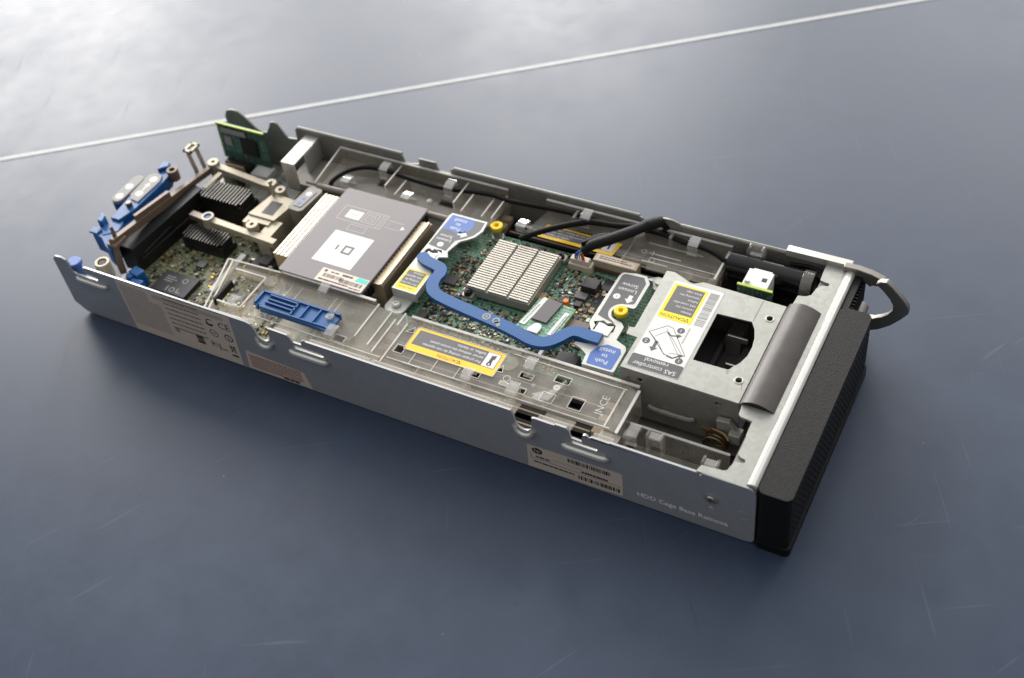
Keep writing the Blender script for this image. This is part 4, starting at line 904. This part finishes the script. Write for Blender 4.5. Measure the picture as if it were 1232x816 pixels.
q = MB(); q.ring((187, 27.6, 44.6), 3, 1.4, 2.6, 'z', 18); q.cyl((187, 27.6, 38), 1.5, 9.4, 'z', 12); q.box(186, 190, 16.6, 28, 40.6, 42.6); q.build('latch_pivot', 'clear_bright', lt, 0.3)

FB = thing('air_baffle', 'clear plastic baffle crossed by a black cable on the far side of the server', 'air baffle', (250, 163, 30))
t = MB()
t.prism([(98, 146), (238, 150), (238, 178.6), (97, 178.6)], 34.6, 36, 0, holes=[rect(138, 149, 160, 166.6), rect(191, 203, 157, 163)])
t.prism([(262, 154), (352, 154), (353, 150), (400, 150), (402, 178), (268, 178.6)], 34.6, 36, 0, holes=[rect(297, 308, 162, 168)])
t.box(97, 238, 177.6, 179, 30, 46, 0); t.box(268, 402, 177.6, 179, 30, 46, 0); t.box(97, 238, 177.4, 179.2, 45.6, 46.6, 1); t.box(268, 402, 177.4, 179.2, 45.6, 46.6, 1)
bar(t, (98, 141, 42), (97.2, 179, 46), 1.4, 12, 0); bar(t, (98, 141, 42.4), (97.2, 179, 46.4), 1.1, .7, 1)
for x, y0, y1, z1 in ((150.6, 154, 177.6, 44), (160, 151, 171, 41), (206.4, 155, 178, 44), (214.4, 151, 173, 42), (230, 152, 177, 41), (238.6, 151, 175, 43)):
    t.box(x - .5, x + .5, y0, y1, 28, z1, 0); t.box(x - .55, x + .55, y0, y1, z1 - .3, z1 + .3, 1); t.box(x - .55, x + .55, y0 - .4, y0, 30, z1, 1)
t.tube([(98, 143, 37), (150, 144.6, 37), (196, 145.6, 36), (228, 147.6, 34)], 2.6, 10, sub=3, m=2)
t.cyl((184, 158, 36), 2.3, 1.2, 'z', 18, 1.6, 1); t.cyl((340, 171, 36), 5, 8, 'z', 20, 3.6, 0)
for x0, x1, y in ((346, 384, 172), (350, 372, 163), (352, 398, 159), (348, 366, 155)): t.box(x0, x1, y, y + .7, 36, 36.9, 1)
t.box(336, 337, 147, 178, 36, 38, 0); t.box(336, 400, 150, 151, 36, 41, 0); t.box(399.6, 401, 150, 178, 28, 42, 0); t.box(399.5, 401.1, 150, 178, 41.6, 42.4, 1); t.box(361, 363, 170, 175, 36, 48, 0); t.box(292, 294, 168, 176, 36, 46, 0); t.cyl((380, 152, 36), 5, .6, 'z', 24, m=0); t.ring((354, 158, 35.9), 2.2, 1.6, .3, 'z', 18, 1)
t.box(352, 353, 162, 166, 36, 36.4, 1); t.ring((346, 164, 35.9), 2, 1.4, .3, 'z', 14, 1)
ft = t.build('tray', ['clear', 'clear_edge', 'grey_plastic'], FB, 0.12)
cl2 = clip_mesh().build('clip', 'clear_bright', FB, 0.3); place(cl2, (138, 165.6, 40), FB)
for at, sp in (((193, 164.4, 40), 0), ((297.6, 168, 41), 0), ((374.6, 168, 41), 0), ((124, 155, 38), R(180)), ((174.6, 155.5, 37), R(180)), ((266, 157, 38), R(180))): copy_part(cl2, FB, at, sp)
q = MB(); z = 36.0; q.prism([(270, 152.2), (328, 152.2), (330, 165.2), (274.5, 165.4)], z + .2, z + .32, 0); z += .32; fl(q, [(273.4, 155), (325.2, 155), (326.6, 163.8), (277, 164)], 1, .03, z); fl(q, [(318.4, 155.2), (326, 155.2), (327.2, 163.6), (320, 163.6)], 2, .06, z)
for k, s_ in enumerate(('For proper cooling do not operate', 'server without the access panel,', 'baffles, or blanks.')): q.text(s_, (277 + k * .4, 162.3 - k * 2.8, z), 2.5, m=2, lift=.06, align='LEFT', r=RX, u=RY)
fl(q, rect(322, 323.4, 157, 162), 3, .09, z)
q.build('caution_label', ['amber', 'label_grey', 'white_ink', 'chip'], FB, smooth=False, label='yellow bordered warning label under the cable')

# ------------------------------------------------------------------ cache battery and its cable
BT = thing('battery_pack', 'glossy black cylindrical battery pack trailing a long black cable inside the server', 'battery pack', (430, 168, 30))
q = MB(); q.cyl((403, 169, 41), 7.6, 55, 'x', 32); q.box(404, 457, 150, 163, 10, 30); q.box(404, 457, 163, 177, 10, 36)
for k in range(8): q.box(442 + k * 1.6, 442.8 + k * 1.6, 149.4, 150.2, 14, 29)
sh = q.build('shell', 'black_gloss', BT, 1.6, seg=3)
q = MB(); q.ring((452, 168, 40.4), 9.2, 7.6, 7, 'x', 28); q.box(452, 459, 159, 161, 24, 38); q.build('end_band', 'clear', BT, 0.4)
q = MB(); q.prism([(0, 0), (1.2, 0), (1.6, 8), (10.4, 8), (10.8, 0), (12, 0), (12, 12), (10.6, 16), (9.4, 15), (10, 9.6), (2, 9.6), (2.6, 15), (1.4, 16), (0, 12)], 0, 4, 0, 'xz'); q.box(1, 11, 3.4, 4, 6, 16)
o_ = q.build('clip', 'clear_bright', BT, 0.4); place(o_, (412.6, 174, 38), BT)
q = MB(); q.text('R', (408, 149.8, 24), 5, m=0, lift=.1, **FR); q.build('mark', 'chip_mark', sh, smooth=False)
q = MB(); q.cyl((462, 172, 40), 2.6, 7, 'z', 14); q.tube([(440, 178, 44), (452, 178.6, 45), (462, 175, 45), (470, 172, 38)], 1.4, 8); q.build('strain_relief', 'black_rubber', BT, 0.3)
q = MB()
q.tube([(107, 146, 38), (107.6, 149.6, 40), (111, 156, 41.6), (117, 163.4, 42.4), (126, 168.4, 42.6), (136, 170, 42.6), (150, 169.6, 42.4), (166, 168.6, 42), (186, 167.6, 42.4), (199, 168.6, 42.6), (212, 171, 42.6), (228, 172.6, 43), (242, 171, 43.4), (262, 172, 43.8), (284, 173.6, 44), (302, 173, 44.6), (322, 172, 44.6), (340, 175.6, 44), (356, 175.4, 44), (372, 172.6, 44.6), (384, 171.8, 45), (394, 170, 44), (402, 167.4, 42), (408, 166, 40)], 1.75, 10, sub=5)
cb = q.build('cable', 'cable', BT)
q = MB(); q.tube([(264, 144, 38), (272, 149, 41), (284, 158, 42.6), (298, 167, 43.6), (306, 170, 44.4), (322, 171.6, 45), (336, 174, 46.6)], lambda u: 2.3 - .7 * abs(u - .5), 10, sub=5); q.build('cable_branch', 'cable', BT)
q = MB(); q.tube([(313, 140.6, 46), (318, 144, 50), (327, 151, 51.6), (338, 163, 52), (346, 173, 52), (352.6, 180, 51.4)], lambda u: 3.0 + 1.1 * math.sin(u * 2.6 + .4) + (.9 if u > .75 else 0), 14, sub=6, squash=.85)
q.prism([(312, 141), (318, 148), (324, 152), (327, 157), (323, 156), (316, 151)], 48, 52.6)
sl = q.build('cable_sleeve', 'black_rubber', BT, 0.3)
q = MB(); q.tube([(352, 179, 51), (356, 180, 47), (354, 178, 44)], 2.4, 10); q.build('cable_bend', 'cable', sl)
for k, (m_, dx) in enumerate((('wire_blue', -2.2), ('wire_blue', -1.2), ('wire_white', 0), ('red', 1.3), ('orange', 2.2))):
    q = MB(); q.tube([(309 + dx * 1.6, 143, 33), (309.4 + dx * 1.4, 141.8, 38), (310.6 + dx, 140.6, 43), (314 + dx * .6, 141.2, 46.5)], .62, 8); q.build('wire', m_, BT)
q = MB(); q.box(302.6, 315.8, 140.8, 145.6, 32.6, 36); q.build('plug', 'cream_label', BT, 0.4)

# ------------------------------------------------------------------ light: tall windows beyond the table, a dim room around
def window(name, loc, aim, w_, h_, power, col=(1, 0.97, 0.93)):
    l_ = bpy.data.lights.new(name, 'AREA'); l_.shape = 'RECTANGLE'; l_.size = w_; l_.size_y = h_; l_.energy = power; l_.color = col
    o = bpy.data.objects.new(name, l_); COL.objects.link(o); o.location = loc
    o.rotation_euler = (Vector(aim) - Vector(loc)).to_track_quat('-Z', 'Z').to_euler(); return o
window('window_light', (-3.0, 2.2, 1.35), (0.1, 0.1, 0.2), 1.7, 1.7, 152)
window('window_light', (-1.45, 3.45, 1.45), (0.2, 0.1, 0.2), 0.9, 1.7, 115)
window('window_light', (0.6, 3.9, 1.6), (0.3, 0.1, 0.2), 2.0, 1.6, 70)
wd = bpy.data.worlds.new('World'); sc.world = wd; wd.use_nodes = True
bg = wd.node_tree.nodes['Background']; wn = wd.node_tree; wt = wn.nodes.new('ShaderNodeTexCoord'); dp = wn.nodes.new('ShaderNodeVectorMath'); dp.operation = 'DOT_PRODUCT'
dp.inputs[1].default_value = Vector((-0.3, 0.65, 0.7)).normalized(); wr = wn.nodes.new('ShaderNodeMapRange'); wr.interpolation_type = 'SMOOTHSTEP'
wr.inputs['From Min'].default_value = -0.35; wr.inputs['From Max'].default_value = 0.95; wr.inputs['To Min'].default_value = 0.20; wr.inputs['To Max'].default_value = 1.0
wn.links.new(wt.outputs['Generated'], dp.inputs[0]); wn.links.new(dp.outputs['Value'], wr.inputs['Value']); wn.links.new(wr.outputs['Result'], bg.inputs['Strength'])
bg.inputs['Color'].default_value = (0.965, 0.979, 1.0, 1)

# ------------------------------------------------------------------ camera
cam = bpy.data.cameras.new('Camera'); co = bpy.data.objects.new('Camera', cam); COL.objects.link(co); sc.camera = co
r_, u_, d_ = Vector((0.88133852, 0.45896297, -0.11222924)), Vector((-0.27026897, 0.68454293, 0.67701969)), Vector((-0.3875527, 0.56635145, -0.7273575))
c_ = Vector((0.59925951, -0.37516126, 0.59692524))
co.matrix_world = Matrix(((r_.x, u_.x, -d_.x, c_.x), (r_.y, u_.y, -d_.y, c_.y), (r_.z, u_.z, -d_.z, c_.z), (0, 0, 0, 1)))
cam.sensor_width = 36; cam.lens = 1480.27 / 1232 * 36; cam.clip_start = 0.02; cam.clip_end = 60
cam.dof.use_dof = True; cam.dof.focus_distance = (Vector((0.34, 0.07, 0.045)) - c_).dot(d_); cam.dof.aperture_fstop = 6.3
sc.view_settings.view_transform = 'Standard'; sc.view_settings.look = 'None'; sc.view_settings.exposure = 0; sc.view_settings.gamma = 1
sc.cycles.use_denoising = True; sc.cycles.max_bounces = 12; sc.cycles.transparent_max_bounces = 24
sc.cycles.caustics_reflective = False; sc.cycles.caustics_refractive = False; sc.cycles.sample_clamp_indirect = 6
